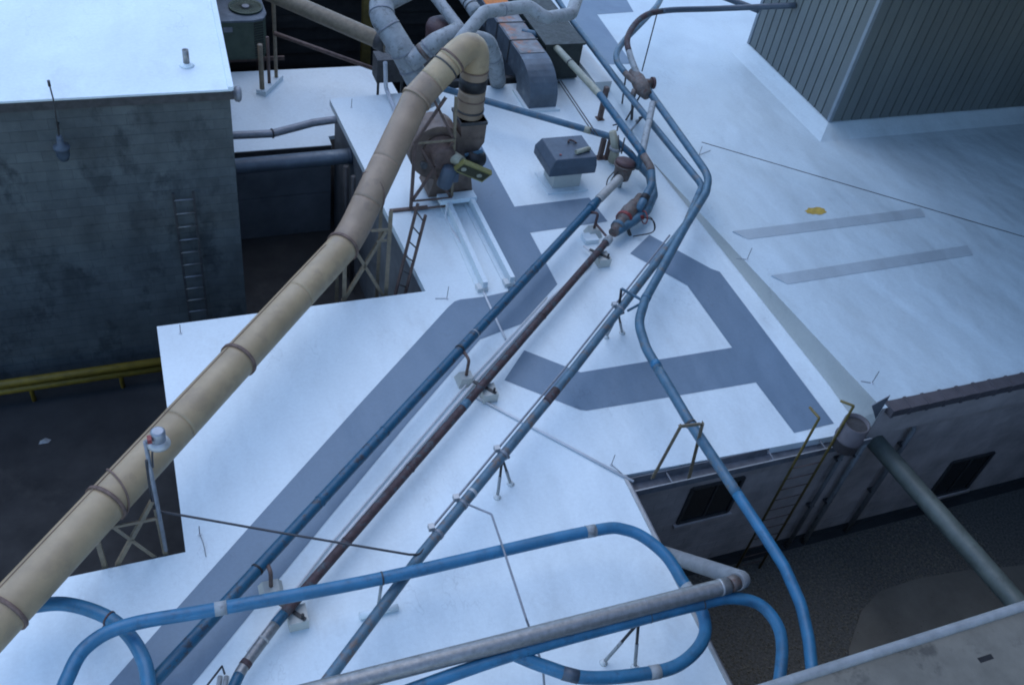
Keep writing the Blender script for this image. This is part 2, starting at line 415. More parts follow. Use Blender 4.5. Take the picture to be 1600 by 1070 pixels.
# membrane edge trim and gutter
def strip(name, pts, wd, hd, mat, par, lab=None):
    mb = MB()
    for a, b in zip(pts, pts[1:]): mb.beam(a, b, wd, hd)
    return mb.build(name, mat, par)
ed = lambda p, dx=0, dy=0, z=0: Vector((p.x+dx, p.y+dy, z))
strip('roof_edge', [ed(er,-.01,-.01,.01), ed(eb,-.01,0,.01), ed(exf,-.01,0,.01)], .05, .035, M['gutterlip'], mainb)
strip('drip_edge', [ed(er,.035,-.02,-.05), ed(eb,.035,0,-.05), ed(exf,.035,0,-.05)], .03, .1, M['gutter'], mainb)
gx0, gx1 = er.x+.05, 11.0
gt = thing('roof_gutter', 'grey metal rain gutter along the roof edge above the yard', 'gutter', (8.5, YW-.1, -.2))
MB().box((gx0, YW-.24, -.2), (gx1, YW-.03, -.185)).box((gx0, YW-.03, -.2), (gx1, YW-.016, -.012)).build('trough', M['gutter'], gt)
MB().box((gx0, YW-.252, -.2), (gx1, YW-.24, -.06)).build('front_face', M['gutter'], gt)
MB().box((gx0, YW-.258, -.058), (gx1, YW-.238, -.046)).build('lip', M['gutterlip'], gt)
for px in (1034,1110,1192,1272):
    x = P(px, 735-(px-985)*.207, -.05).x
    MB().box((x-.012, YW-.236, -.062), (x+.012, YW-.016, -.046)).build('bracket', M['conduit'], gt)

# yard wall: blocks, windows
def rect_y(a, b, y): A, B = PY(*a, y), PY(*b, y); return (min(A.x,B.x), max(A.x,B.x), min(A.z,B.z), max(A.z,B.z))
yw_ = YW+.06
def wrect(pl, y):
    q = [PY(*p, y) for p in pl]; return (min(p.x for p in q), max(p.x for p in q), min(p.z for p in q), max(p.z for p in q))
win1 = wrect([(1079,761),(1159,743),(1060,812),(1128,800)], yw_)
win2 = wrect([(1485,719),(1547,703),(1451,766),(1509,756)], yw_)
course = lambda z: -.17-.2*round((-.17-z)/.2)
win1 = (win1[0], win1[1], course(win1[2]), course(win1[3])); win2 = (win2[0], win2[1], course(win2[2]), course(win2[3]))
wall2 = thing('yard_wall', 'tan block wall with two dark windows facing the gravel yard', 'wall', (12, YW, GROUND))
MB().box((er.x+.02, YW+.02, GROUND-.1), (26, YW+.09, -.17)).build('backing', M['block_wall'], wall2)
MB().box((11.0, YN+.02, -.155), (40, YW+.09, ZN-.03)).build('upper_band', M['tanblock'], wall2)
block_wall(wall2, er.x+.02, 24, YW+.02, GROUND, -.17, -1, M['tanblock'], holes=(win1, win2), maxn=300)
for (x0,x1,z0,z1) in (win1, win2):
    f = MB()
    for a, b in (((x0,z0),(x1,z0)),((x1,z0),(x1,z1)),((x1,z1),(x0,z1)),((x0,z1),(x0,z0))):
        f.beam((a[0],YW+.0,a[1]), (b[0],YW+.0,b[1]), .06, .05, (0,1,0))
    wn = f.build('window', M['steel'], wall2)
    MB().box((x0+.03,YW+.0,z0+.03), (x1-.03,YW+.012,z1-.03)).build('pane', M['glass'], wn)
    MB().beam(((x0+x1)/2,YW-.008,z0), ((x0+x1)/2,YW-.008,z1), .03, .02, (0,1,0)).build('mullion', M['steel'], wn)
    MB().box((x0-.08,YW-.06,z0-.09), (x1+.08,YW+.01,z0-.02)).build('sill', M['tanblock'], wn)
# metal coping over the raised roof edge, one piece after the other
cp = thing('edge_coping', 'pinkish metal coping in short capped lengths along the raised roof edge', 'coping', (14, YN, ZN))
x = 11.1; sh = None; sh2 = None
while x < 22:
    for nm, data, mk, ox in (('coping_piece', sh, lambda: MB().box((0,-.10,-.13), (.372,.13,.03)), 0), ('joint_cap', sh2, lambda: MB().box((-.03,-.115,-.135), (.03,.14,.042)), 0)):
        if data is None:
            o = mk().build(nm, M['coping']); 
            if nm == 'coping_piece': sh = o.data
            else: sh2 = o.data
        else: o = bpy.data.objects.new(nm, data); C.objects.link(o)
        o.parent = cp; o.location = Vector((x, YN-.02, ZN+.012))-cp.location
    x += .38

# ============================================================ LEFT BUILDING
LB = thing('block_building', 'taller grey block building with white roof at the left', 'building', (-3, 20, GROUND))
YL, XL, ZL = 14.9, 1.53, 2.82
rc = P(333,0,ZL)
lr = [(-16,YL-.03),(XL+.02,YL-.03),(XL+.03+(rc.x-XL), rc.y),(XL+.03+(rc.x-XL)*1.6,38),(-16,38)]
MB().prism(lr, ZL-.05, ZL).build('roof', M['membrane'], LB)
MB().box((-16,YL-.045,ZL-.17), (XL+.035,YL-.03,ZL-.02)).build('fascia', M['steel'], LB)
MB().beam((-16,YL-.02,ZL+.012), (XL+.02,YL-.02,ZL+.012), .05, .03).build('roof_edge', M['membrane'], LB)
MB().beam((XL,YL-.03,ZL+.03), (rc.x,rc.y,ZL+.03), .09, .07).build('parapet', M['membrane'], LB)
MB().box((-16,YL+.02,GROUND-.1), (XL-.02,38,ZL-.05)).build('wall', M['block_wall'], LB)
block_wall(LB, -6.4, XL-.02, YL+.02, GROUND, ZL-.17, -1, M['block'], maxn=300)
p = P(292,103,ZL)
v = thing('vent_stub', 'short white vent pipe standing on the left white roof', 'vent pipe', (p.x,p.y,ZL))
MB().lathe([(.055,0),(.055,.3),(.045,.3),(.045,.24)], (p.x,p.y,ZL)).build('pipe', M['galv'], v)
MB().lathe([(.13,0),(.08,.02),(.06,.06)], (p.x,p.y,ZL)).build('flashing', M['membrane'], v)
p = PY(367,147,YL+.1)
v = thing('wall_horn', 'small grey round horn on the corner of the left block building', 'horn', (XL, YL+.1, p.z-.1))
MB().lathe([(.05,0),(.06,.05),(.13,.1),(.14,.16),(.11,.19)], (XL-.01,YL+.15,p.z-.02), (1,0,-.1), 14).build('bell', M['conduit'], v)
# flood light on the left wall, on its bracket
v = thing('wall_floodlight', 'dark bell-shaped flood light hanging on the left block wall', 'flood light', PY(93,235,YL-.2))
a = PY(76,128,YL-.35); b = PY(92,212,YL-.35)
MB().tube([a, Vector((a.x+.01,a.y,a.z-.3)), b], .012, 8).tube([b, (b.x, YL, b.z+.02)], .015, 8).build('hanger', M['steel'], v)
MB().tube([a+Vector((0,0,.02)), a+Vector((.0,0,-.08))], .022, 8).build('turnbuckle', M['steel'], v)
MB().lathe([(.035,.0),(.05,-.05),(.06,-.17),(.13,-.2),(.13,-.24),(.105,-.27),(.11,-.36),(.07,-.46),(.02,-.48)], b).build('shade', M['hood'], v)
# wall ladder
v = thing('wall_ladder', 'dark steel rung ladder fixed upright on the left block wall', 'ladder', PY(300,495,YL-.1))
tl, tr = PY(270,301.7,YL-.1), PY(301.6,300.5,YL-.1)
zt = (tl.z+tr.z)/2; xl = tl.x; xr_ = tr.x
MB().beam((xl,YL-.1,GROUND), (xl,YL-.1,zt), .045, .02).build('stile', M['steel'], v)
MB().beam((xr_,YL-.1,GROUND), (xr_,YL-.1,zt), .045, .02).build('stile', M['steel'], v)
z = zt-.16; k = 0
while z > GROUND+.1:
    MB().tube([(xl,YL-.1,z), (xr_,YL-.1,z)], .013, 8).build('rung', M['galv'] if k % 3 else M['conduit'], v); z -= .305; k += 1
for z in (zt-.08, zt-1.6):
    for xx in (xl, xr_): MB().beam((xx,YL-.1,z), (xx,YL+.01,z), .03).build('standoff', M['steel'], v)
# yellow guard rails at the foot of the wall
v = thing('yellow_guard_rail', 'yellow double pipe guard rail low along the foot of the left wall', 'guard rail', (-2.5, YL-.5, GROUND))
for zz, rr in ((.62,.085),(.43,.08)):
    MB().tube([(-7,YL-.5,GROUND+zz), (1.2,YL-.5,GROUND+zz)], rr, 12).build('rail', M['yellow'], v)
for x in (-6,-4.4,-2.75,-1.1,.6):
    MB().tube([(x,YL-.46,GROUND), (x,YL-.46,GROUND+.66)], .045, 10).build('post', M['yellow'], v)
# litter on the dark ground
p = P(70,690,GROUND)
o = MB()
o.add([p+Vector(q) for q in ((-.11,-.04,.0),(.07,-.06,.02),(.12,.02,.01),(.02,.07,.03),(-.08,.04,.01),(0,0,.06))], [(0,1,5),(1,2,5),(2,3,5),(3,4,5),(4,0,5),(4,3,2,1,0)])
tag(o.build('crumpled_litter', M['insul']), 'small pale crumpled litter on the dark ground below the yellow rail', 'litter')

# ============================================================ REAR LOW ROOF AND DARK SHED
RB = thing('low_annex', 'low annex with white roof between the left building and the centre roof', 'building', (3.5, 20.5, GROUND))
ZR = -1.04
q = P(575,103,ZR); q2 = P(600,118,ZR)
poly = [(XL-.3,18.8),(ap.x-.01,18.8),(ap.x-.01,ap.y+.08),(6.35,19.3),(q2.x+.1,q2.y),(q.x,q.y),(XL-.3,q.y)]
MB().prism(poly, ZR-.1, ZR).build('roof', M['membrane'], RB)
MB().box((XL-.3,18.83,GROUND-.1), (ap.x-.06,22.2,ZR-.1)).build('wall', M['plaster'], RB)
MB().box((XL-.2,18.78,ZR-.13), (ap.x-.02,18.83,ZR-.015)).build('fascia', M['steel'], RB)
for z0, z1 in ((GROUND,-2.38),(-2.36,ZR-.14)):
    MB().box((XL-.2,18.80,z0), (ap.x-.03,18.83,z1)).build('wall_panel', M['plaster'], RB)
SH = thing('dark_shed', 'dark board-clad shed wall behind the rear roofs', 'shed', (6, 24.9, GROUND))
MB().box((.5,25,GROUND), (9.7,27,1.6)).build('wall', M['boardback'], SH)
z = GROUND
shd = None
while z < 1.3:
    if shd is None:
        o = MB().add([(0,-.05,0),(9.2,-.05,0),(9.2,-.015,.38),(0,-.015,.38),(0,0,0),(9.2,0,0),(9.2,0,.38),(0,0,.38)], [(0,1,2,3),(4,5,1,0),(3,2,6,7),(0,3,7,4),(1,5,6,2)]).build('board', M['boards']); shd = o.data
    else: o = bpy.data.objects.new('board', shd); C.objects.link(o)
    o.parent = SH; o.location = Vector((.5,25,z))-SH.location; z += .385
yp = thing('yellow_column', 'upright yellow steel column in front of the dark shed', 'column', PY(572,90,24))
pc = PY(572,60,24)
MB().box((pc.x-.12,23.9,GROUND), (pc.x+.12,23.92,pc.z+3)).box((pc.x-.12,24.1,GROUND), (pc.x+.12,24.12,pc.z+3)).box((pc.x-.01,23.92,GROUND), (pc.x+.01,24.1,pc.z+3)).build('shaft', M['yellowdim'], yp)
MB().box((pc.x-.2,23.85,GROUND), (pc.x+.2,24.17,GROUND+.03)).build('base_plate', M['yellow'], yp)

# condenser unit on its stand behind the left roof
bx = P(372,78,-.45)
au = thing('condenser_unit', 'green air conditioning condenser with round fan behind the left roof edge', 'air conditioner', (bx.x, bx.y+.5, ZR))
y0 = 22.6; A = PY(338,36,y0); B = PY(418,34,y0)
ztop = (A.z+B.z)/2; zb = ztop-1.0
x0, x1 = A.x-.25, B.x
body = MB()
pl = [(x0,y0),(x1-.35,y0),(x1-.1,y0+.1),(x1,y0+.35),(x1,y0+1.25),(x0,y0+1.25)]
body.prism(pl, zb, ztop); body.build('casing', M['green'], au)
pl2 = [(x0-.03,y0-.03),(x1-.34,y0-.03),(x1-.08,y0+.07),(x1+.03,y0+.34),(x1+.03,y0+1.28),(x0-.03,y0+1.28)]
MB().prism(pl2, ztop, ztop+.05).build('top_panel', M['ductgrey'], au)
fc = Vector((x1-.43,y0+.65,ztop+.05))
fr = MB().lathe([(.40,0),(.42,.05),(.38,.05),(.36,.01)], fc, n=24).build('fan_ring', M['green'], au)
gr = MB()
for k in range(12):
    an = k*math.pi/12; d = Vector((math.cos(an),math.sin(an),0))*.38; gr.beam(fc-d+Vector((0,0,.045)), fc+d+Vector((0,0,.045)), .008)
gr.build('fan_grille', M['darkgreen'], fr)
MB().lathe([(.09,0),(.09,.06)], fc).build('fan_hub', M['conduit'], fr)
lv = MB()
for k in range(14): lv.beam((x1+.012,y0+.4,zb+.08+k*.065), (x1+.012,y0+1.2,zb+.08+k*.065), .02, .03)
for k in range(14): lv.beam((x1-.34,y0-.004,zb+.08+k*.065), (x1-.1,y0+.09,zb+.08+k*.065), .02, .03)
lv.build('coil_louvre', M['darkgreen'], au)
MB().box((x0+.4,y0-.012,ztop-.25), (x0+.62,y0-.002,ztop-.12)).build('name_plate', M['conduit'], au)
for xx in (x0+.1, x1-.15):
    MB().beam((xx,y0+.1,zb), (xx,y0+.1,GROUND), .07).build('leg', M['brownsteel'], au)
    MB().beam((xx,y0+1.1,zb), (xx,y0+1.1,GROUND), .07).build('leg', M['brownsteel'], au)
MB().beam((x0,y0+.1,zb-.06), (x1+.4,y0+.1,zb-.06), .06, .1).build('stand_rail', M['brownsteel'], au)

# posts on a white pedestal carrying the slanted tan pipe
pd = P(415,137,ZR)
st = thing('pipe_trestle', 'tan posts on a white pedestal carrying the slanted tan pipe', 'trestle', (pd.x,pd.y,ZR))
a = P(410,146,ZR); b = P(432,128,ZR)
MB().beam(a+Vector((-.05,-.1,.06)), b+Vector((.08,.15,.06)), .26, .14).build('pedestal', M['membrane'], st)
MB().tube([a, a+Vector((0,0,1.3))], .06, 10).build('post', M['tansteel'], st)
MB().tube([b, b+Vector((0,0,2.9))], .045, 10).build('post', M['tansteel'], st)
MB().tube([a.lerp(b,.5), a.lerp(b,.5)+Vector((0,0,1.35))], .04, 10).build('post', M['brownsteel'], st)
MB().tube([PY(428,52,pd.y), PY(520,85,pd.y-.3), PY(612,118,pd.y-.7)], .055, 8).build('brace', M['brownsteel'], st)

# ============================================================ METAL CLAD BUILDING (right)
MBd = thing('metal_clad_building', 'tall building clad in grey ribbed metal panels at the upper right', 'building', (20, 20, 0))
cx, cy = P(1294.8,191,.22).x, P(1294.8,191,.22).y; yfar = P(1171,68,.22).y
ZT = 24
MB().box((cx+.03,cy+.03,-.1), (34,yfar,ZT)).build('wall', M['siding_joint'], MBd)
pw = .3
sy = sx = None
y = cy+.07; k = 0
while y < yfar-.1:
    if sy is None: o = MB().box((-.022,.016,.0), (.03,pw-.016,ZT)).box((-.03,.016,0), (-.022,.04,ZT)).build('siding_panel', M['siding']); sy = o.data
    else: o = bpy.data.objects.new('siding_panel', sy); C.objects.link(o)
    o.parent = MBd; o.location = Vector((cx+.02,y,.22))-MBd.location; y += pw
x = cx+.07
while x < 30:
    if sx is None: o = MB().box((.016,-.022,0), (pw-.016,.03,ZT)).box((.016,-.03,0), (.04,-.022,ZT)).build('siding_panel', M['siding']); sx = o.data
    else: o = bpy.data.objects.new('siding_panel', sx); C.objects.link(o)
    o.parent = MBd; o.location = Vector((x,cy+.02,.22))-MBd.location; x += pw
MB().box((cx-.02,yfar-.08,.22), (cx+.05,yfar+.02,ZT+.22)).build('corner_trim', M['trim'], MBd)
MB().box((cx-.02,cy-.02,.22), (cx+.075,cy+.075,ZT+.22)).build('corner_trim', M['trim'], MBd)
# membrane upstand sloping up to the cladding
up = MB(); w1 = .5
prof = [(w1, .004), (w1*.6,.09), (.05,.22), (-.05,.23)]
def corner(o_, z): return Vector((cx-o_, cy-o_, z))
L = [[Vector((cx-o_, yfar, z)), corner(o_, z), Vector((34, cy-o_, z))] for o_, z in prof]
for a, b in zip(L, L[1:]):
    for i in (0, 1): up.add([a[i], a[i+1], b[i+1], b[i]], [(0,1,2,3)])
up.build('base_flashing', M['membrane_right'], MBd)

NT = thing('added_shade_blocker', 'added unseen grey blocker with overhanging slab beyond the right edge, shading the right-hand roof', 'tower', (26, 4, GROUND))  # added out of view only to block sky light on the right
MB().box((21.5,-14,GROUND), (32,13,26)).build('wall', M['plaster'], NT)
MB().box((12,3.0,8.6), (32,16.1,26)).build('added_shade_slab', M['plaster'], NT)  # added slab above the right-hand roof, keeps sky light off it

# sleepers, stains, cable on the right-hand roof
for i, ((a, b), lab) in enumerate((((( 1143,363),(1436,327)), 'far low grey strip pad on the right-hand roof'), (((1203,432),(1509,385)), 'near low grey strip pad on the right-hand roof'))):
    A, B = PR(*a), PR(*b)
    mb = MB(); h = .17; t = (B-A).normalized(); n_ = Vector((-t.y,t.x,0)); z_ = Vector((0,0,1)); rows_ = []
    for o_, zz, ta, tb in ((-.33,-.05,.2,-.1),(-.315,.22,.2,-.1),(-.02,.27,.02,0),(.0,-.05,0,0)):
        rows_ += [A+n_*o_+z_*h*zz+t*ta, B+n_*o_+z_*(h*zz)+t*tb]
    mb.add(rows_, [(2*i,2*i+1,2*i+3,2*i+2) for i in range(3)]+[(0,2,4,6),(7,5,3,1)])
    tag(mb.build('roof_pad', M['pad']), lab, 'roof pad', 'grey pads on the right-hand roof')
def blot(px, py, rx, ry, seed):
    rnd = random.Random(seed); c = PR(px, py); pts = []
    for k in range(22):
        an = 2*math.pi*k/22; s = rnd.uniform(.8, 1.1); pts.append(Vector((c.x+math.cos(an)*rx*s, c.y+math.sin(an)*ry*s, 0)))
    for p_ in pts: p_.z = zr(p_.y)+.010
    return MB().add(pts, [list(range(22))]).build('stain', M['stain'], mainb)
blot(1275,330,.27,.15,3)['label'] = 'yellow stain on the right-hand roof'
pts = [PR(1092,236), PR(1290,292), PR(1440,338), PR(1640,398)]
cb = MB().tube([p_+Vector((0,0,.24)) for p_ in (pts[0], pts[-1])], .009, 6).build('roof_cable', M['wire'])
tag(cb, 'thin dark wire stretched across the right-hand roof', 'cable')

# lightning rods (thin spikes with a tail of wire)
def rod(px, py, lab, tail=None, h=.3, roof_r=False):
    p_ = PR(px, py) if roof_r else P(px, py)
    o = thing('lightning_rod', lab, 'rod', p_, 'lightning rods along the roof edges')
    MB().tube([p_, p_+Vector((.01,0,h))], .006, 6).build('spike', M['wire'], o)
    MB().lathe([(.028,0),(.024,.012),(.01,.02)], p_, n=8).build('base', M['whiteconduit'], o)
    if tail:
        pt = [ (PR(*q) if roof_r else P(*q))+Vector((0,0,.012)) for q in [(px,py)]+tail]
        MB().tube(spline(pt,5), .006, 5).build('wire', M['conduit'], o)
rod(282,521,'thin rod near the left corner of the centre roof beside the yellow rail', None, .2)
rod(698,467,'thin bent rod beside the white sleepers near the roof notch', [(680,467)], .3)
rod(1167,406,'thin rod beside the cant strip on the right-hand roof', [(1150,405)], .3, True)
rod(1362,599,'thin rod near the coping at the near end of the cant strip', [(1345,596)], .3, True)
rod(955,726,'thin rod at the roof corner by the gutter', [(985,752)], .25)
rod(312,835,'thin bent rod by the notch under the tan duct', [(318,850),(322,870)], .2)
rod(1092,243,'thin rod on the right-hand roof behind the blue elbow', [(1110,236)], .25, True)
rod(549,168,'thin rod on the far corner of the centre roof', None, .22)

# ============================================================ LEDGE OF THE NEAR BUILDING (bottom right)
NB = thing('near_building', 'near building with dirty beige ledge and rounded grey rim at the bottom right', 'building', (9, 0, GROUND))
la, lb = P(1215,1070,2.2), P(1600,945,2.2)
yl = (la.y+lb.y)/2
MB().box((3.6,-3.0,2.05), (22,yl-.02,2.2)).build('ledge', M['ledge'], NB)
MB().tube([(3.6,yl,2.2),(22,yl,2.2)], .06, 14).build('rim', M['rim'], NB)
MB().box((3.7,-3,GROUND-.1), (21.9,yl-.25,2.05)).build('wall', M['plaster'], NB)
p = P(1540,1028,2.2)
MB().box((p.x-.1,p.y-.03,2.2), (p.x+.1,p.y+.03,2.203)).build('drain_slot', M['black'], NB)

# ============================================================ PIPES
def pipe(name, label, pts, wpx=None, r=None, mat='blue', fil=.2, cat='pipe', spl=False, bands=(), segs=(), group=None, n=14):
    """one pipe; segs = [(px,py,material)] switch of paint along the run; bands = [(px,py,len,grow,material,partname)]"""
    W_ = [P(*q) if not isinstance(q, Vector) else q for q in pts]
    path = spline(W_, 9) if spl else fillet(W_, fil)
    path = dense(path, .12)
    if r is None: r = wid(path[len(path)//2], wpx)/2
    if not bands and not segs:
        o = MB().tube(path, r, n).build(name, M[mat]); return tag(o, label, cat, group), path, r
    T = thing(name, label, cat, path[0], group)
    cuts = [(0, mat)]+sorted([(nearpx(path, a, b), mm) for a, b, mm in segs])+[(len(path)-1, None)]
    for (i0, mm), (i1, _) in zip(cuts, cuts[1:]):
        if i1 > i0: MB().tube(path[i0:i1+1], r*(1 if mm == mat else .985), n).build('tube', M[mm], T)
    for b in bands:
        px, py, ln, grow, mm, pn = b
        i = nearpx(path, px, py); i = max(1, min(len(path)-2, i)); t = (path[i+1]-path[i-1]).normalized()
        MB().tube([path[i]-t*ln/2, path[i]+t*ln/2], r*grow, n).build(pn, M[mm], T)
    return T, path, r

def clampring(T, path, px, py, r, mat='steel', ln=.04, grow=1.1, name='clamp'):
    i = max(1, min(len(path)-2, nearpx(path, px, py))); t = (path[i+1]-path[i-1]).normalized()
    return MB().tube([path[i]-t*ln/2, path[i]+t*ln/2], r*grow, 14).build(name, M[mat], T)

# --- the big tan duct from the fan across the roof
va = Vector((6.06, 15.25, 0))
dpts = [P(-70,1040,1.2), P(545,376,1.2), P(650,155,2.6), Vector((va.x+.0, va.y, 3.55)), Vector((va.x,va.y,1.75))]
dpath = dense(fillet(dpts, {1:1.6, 2:.6, 3:.42, -1:.4}, 12), .06)
DR = .265
DT = thing('exhaust_duct', 'large tan round duct with flanges running across the roof to the blower', 'duct', P(545,376,0))
cuts = [0]+sorted(nearpx(dpath, a, b) for a, b in ((152,772),(262,650),(371,558),(462,462),(535,387),(578,318),(608,258),(650,155),(668,122),(690,88)))
kk = max(range(len(dpath)), key=lambda i: dpath[i].z)
k2 = nearest(dpath, Vector((va.x,va.y,2.75))); k3 = nearest(dpath, Vector((va.x,va.y,2.35)))
cuts += [k2, k3, len(dpath)-1]
for i, (a, b) in enumerate(zip(cuts, cuts[1:])):
    old = 5 <= i <= 8 or i >= len(cuts)-3
    MB().tube(dpath[a:b+1], DR*(.992 if i % 2 else 1), 28).build('duct_section', M['duct_old' if old else 'duct'], DT)
def dflange(i, grow, ln, mat):
    i = max(1, min(len(dpath)-2, i)); t = (dpath[i+1]-dpath[i-1]).normalized()
    MB().tube([dpath[i]-t*ln/2, dpath[i]+t*ln/2], DR*grow, 28).build('flange', M[mat], DT)
for (a, b, gr_, ln, mt) in ((152,772,1.10,.045,'flange'),(371,558,1.10,.05,'flange'),(535,387,1.10,.05,'flange'),(650,155,1.10,.06,'duct_old'),(694,84,1.07,.04,'flange'),(684,98,1.05,.03,'steel'),(10,960,1.1,.05,'flange')):
    dflange(nearpx(dpath, a, b), gr_, ln, mt)
dflange(k2, 1.03, .03, 'flange'); dflange(nearest(dpath, Vector((va.x,va.y,2.2))), 1.03, .03, 'flange')
MB().tube([(va.x,va.y,2.62),(va.x,va.y,2.38)], DR*1.012, 28).build('black_band', M['black'], DT)
dflange(nearest(dpath, Vector((va.x,va.y,1.95))), 1.06, .04, 'steel')
# seam rib along the duct's top
MB().tube([p_+Vector((-.12,.06,DR*.9)) for p_ in dpath[2:nearpx(dpath,535,387)-4:6]], .008, 6).build('seam', M['duct_old'], DT)
# hanger rods strapped round the duct
for a, b in ((165,745),(592,300)):
    i = nearpx(dpath, a, b); t = (dpath[i+1]-dpath[i]).normalized(); sidev = t.cross(Vector((0,0,1))).normalized(); ring = []
    for k in range(25):
        an = math.pi*(-.15+1.3*k/24); ring.append(dpath[i]+(sidev*math.cos(an)+Vector((0,0,1))*math.sin(an))*(DR*1.04)+t*(.42*(k/24-.5)))
    MB().tube(ring, .014, 6).build('strap', M['flange'], DT)

# --- fan / blower under the duct
FN = thing('blower_fan', 'brown centrifugal blower fan with snail housing below the duct elbow', 'blower', (5.7,15.2,0))
cz, cxx, y0, y1 = 1.22, 5.42, 14.95, 15.5
pts = []
for k in range(27):
    r_ = .48+.26*(k/26)
    th = math.radians(30+k*(330-30)/26)
    pts.append((cxx+math.cos(th)*r_, cz+math.sin(th)*r_))
# spiral runs from upper right round the left and bottom to the outlet side
prof = pts + [(va.x+.27, cz+.1), (va.x+.27, 1.8), (va.x-.25, 1.8), (va.x-.25, cz+.45)]
n = len(prof); vv = [(x, y0, z) for x, z in prof]+[(x, y1, z) for x, z in prof]
MB().add(vv, [list(range(n)), list(range(2*n-1, n-1, -1))]+[(i, n+i, n+(i+1) % n, (i+1) % n) for i in range(n)]).build('housing', M['fanpaint'], FN)
MB().lathe([(.36,0),(.34,.06),(.25,.1),(.24,.32),(.2,.34)], (cxx,y0,cz), (0,-1,0), 24).build('inlet_ring', M['brownsteel'], FN)
MB().box((va.x-.28,y0-.03,1.74), (va.x+.28,y1+.03,1.80)).build('outlet_flange', M['steel'], FN)
MB().add([(5.25,14.9,.14),(6.2,14.9,.14),(6.2,15.6,.14),(5.25,15.6,.14),(5.45,14.98,.8),(6.1,14.98,.8),(6.1,15.5,.8),(5.45,15.5,.8)], [(3,2,1,0),(4,5,6,7),(0,1,5,4),(1,2,6,5),(2,3,7,6),(3,0,4,7)]).build('pedestal', M['fanpaint'], FN)
# cover cone, belt guard, motors
yg = 14.35
g0, g1 = PY(717,261,yg), PY(761,279,yg)
bl_ = thing('belt_guard', 'olive yellow belt guard with two round holes on the blower', 'belt guard', g0)
d = (g1-g0).normalized(); upv = Vector((0,-.35,.94)); nrm = d.cross(upv).normalized()
if nrm.y > 0: nrm = -nrm
upv = nrm.cross(d).normalized(); 
if upv.z < 0: upv = -upv
def slab(mb, a, b, hgt, t0, t1):
    q = []
    for tt in (t0, t1):
        for pt, s in ((a,-1),(b,-1),(b,1),(a,1)): q.append(pt+upv*hgt/2*s+nrm*tt)
    mb.add(q, [(3,2,1,0),(4,5,6,7),(0,1,5,4),(1,2,6,5),(2,3,7,6),(3,0,4,7)]); return mb
gc = slab(MB(), g0, g1, .32, -.1, 0).build('casing', M['olive'], bl_)
slab(MB(), g0+d*.03, g1-d*.03, .235, .0, .008).build('mesh_panel', M['darkolive'], gc)
for u in (.17, .72):
    c = g0.lerp(g1, u)+nrm*.008
    MB().lathe([(.055,0),(.055,.012),(.03,.012),(.03,.004)], c, nrm, 16).build('shaft_ring', M['cream'], gc)
MB().tube([(cxx+.1,14.9,cz-.05), g0+d*.12+Vector((0,.12,.08))], [.15,.1], 18).build('shaft_cover', M['cream'], FN)
mt = PY(699,275,14.5)
mo = thing('fan_motor', 'blue grey electric motor in front of the blower pedestal', 'motor', mt-Vector((0,0,.2)))
MB().lathe([(.06,-.26),(.14,-.24),(.15,-.2),(.15,.16),(.12,.2),(.05,.22)], mt, (.25,0,1), 16).build('body', M['hood'], mo)
MB().box((mt.x+.1,mt.y-.1,mt.z-.1), (mt.x+.2,mt.y+.05,mt.z+.1)).build('terminal_box', M['hood'], mo)
m2 = PY(744,248,14.75)
mo = thing('drive_motor', 'dark drive motor behind the yellow belt guard', 'motor', m2-Vector((0,0,.2)))
MB().lathe([(.05,-.22),(.14,-.2),(.15,.14),(.1,.18)], m2, (.9,.2,-.25), 16).build('body', M['black'], mo)
MB().beam(m2+Vector((-.25,0,.1)), m2+Vector((.1,-.05,.2)), .05).build('tension_arm', M['bluegrey'], mo)
kn = PY(662,258,14.6)
MB().lathe([(.07,-.05),(.07,.05)], kn, (0,-1,.2), 12).build('grease_cup', M['steel'], FN)
# white sleepers carrying the fan
for (a, b, lab) in (((697,322),(757,455),'left white sleeper rail below the blower'), ((730,312),(799,447),'right white sleeper rail below the blower, along the grey letter')):
    A, B = P(*a), P(*b)
    o = thing('roof_sleeper', lab, 'sleeper', A, 'white sleeper rails below the blower')
    MB().beam(A+Vector((0,0,.12)), B+Vector((0,0,.12)), .09, .2).beam(A+Vector((-.06,0,.012)), B+Vector((-.06,0,.012)), .14, .02).build('rail', M['membrane'], o)
    MB().box((B.x-.14,B.y-.02,.004), (B.x+.06,B.y+.14,.09)).build('end_block', M['membrane_side'], o)
    MB().tube([B+Vector((.02,.05,.09)), B+Vector((.02,.05,.2))], .03, 8).build('bolt', M['conduit'], o)
A, B = P(684,325), P(740,318)
tag(MB().beam(A+Vector((0,0,.2)), B+Vector((0,0,.2)), .24, .1).build('cross_beam', M['membrane']), 'white cross beam under the blower pedestal', 'beam')
cw = [P(700,318,.25), P(697,340,.02), P(712,368,.02), P(735,400,.02), P(755,455,.02), P(790,530,.02)]
tag(MB().tube(dense(spline(cw), .1), .02, 8).build('white_conduit', M['whiteconduit']), 'thin white conduit from the blower past the sleepers', 'conduit')

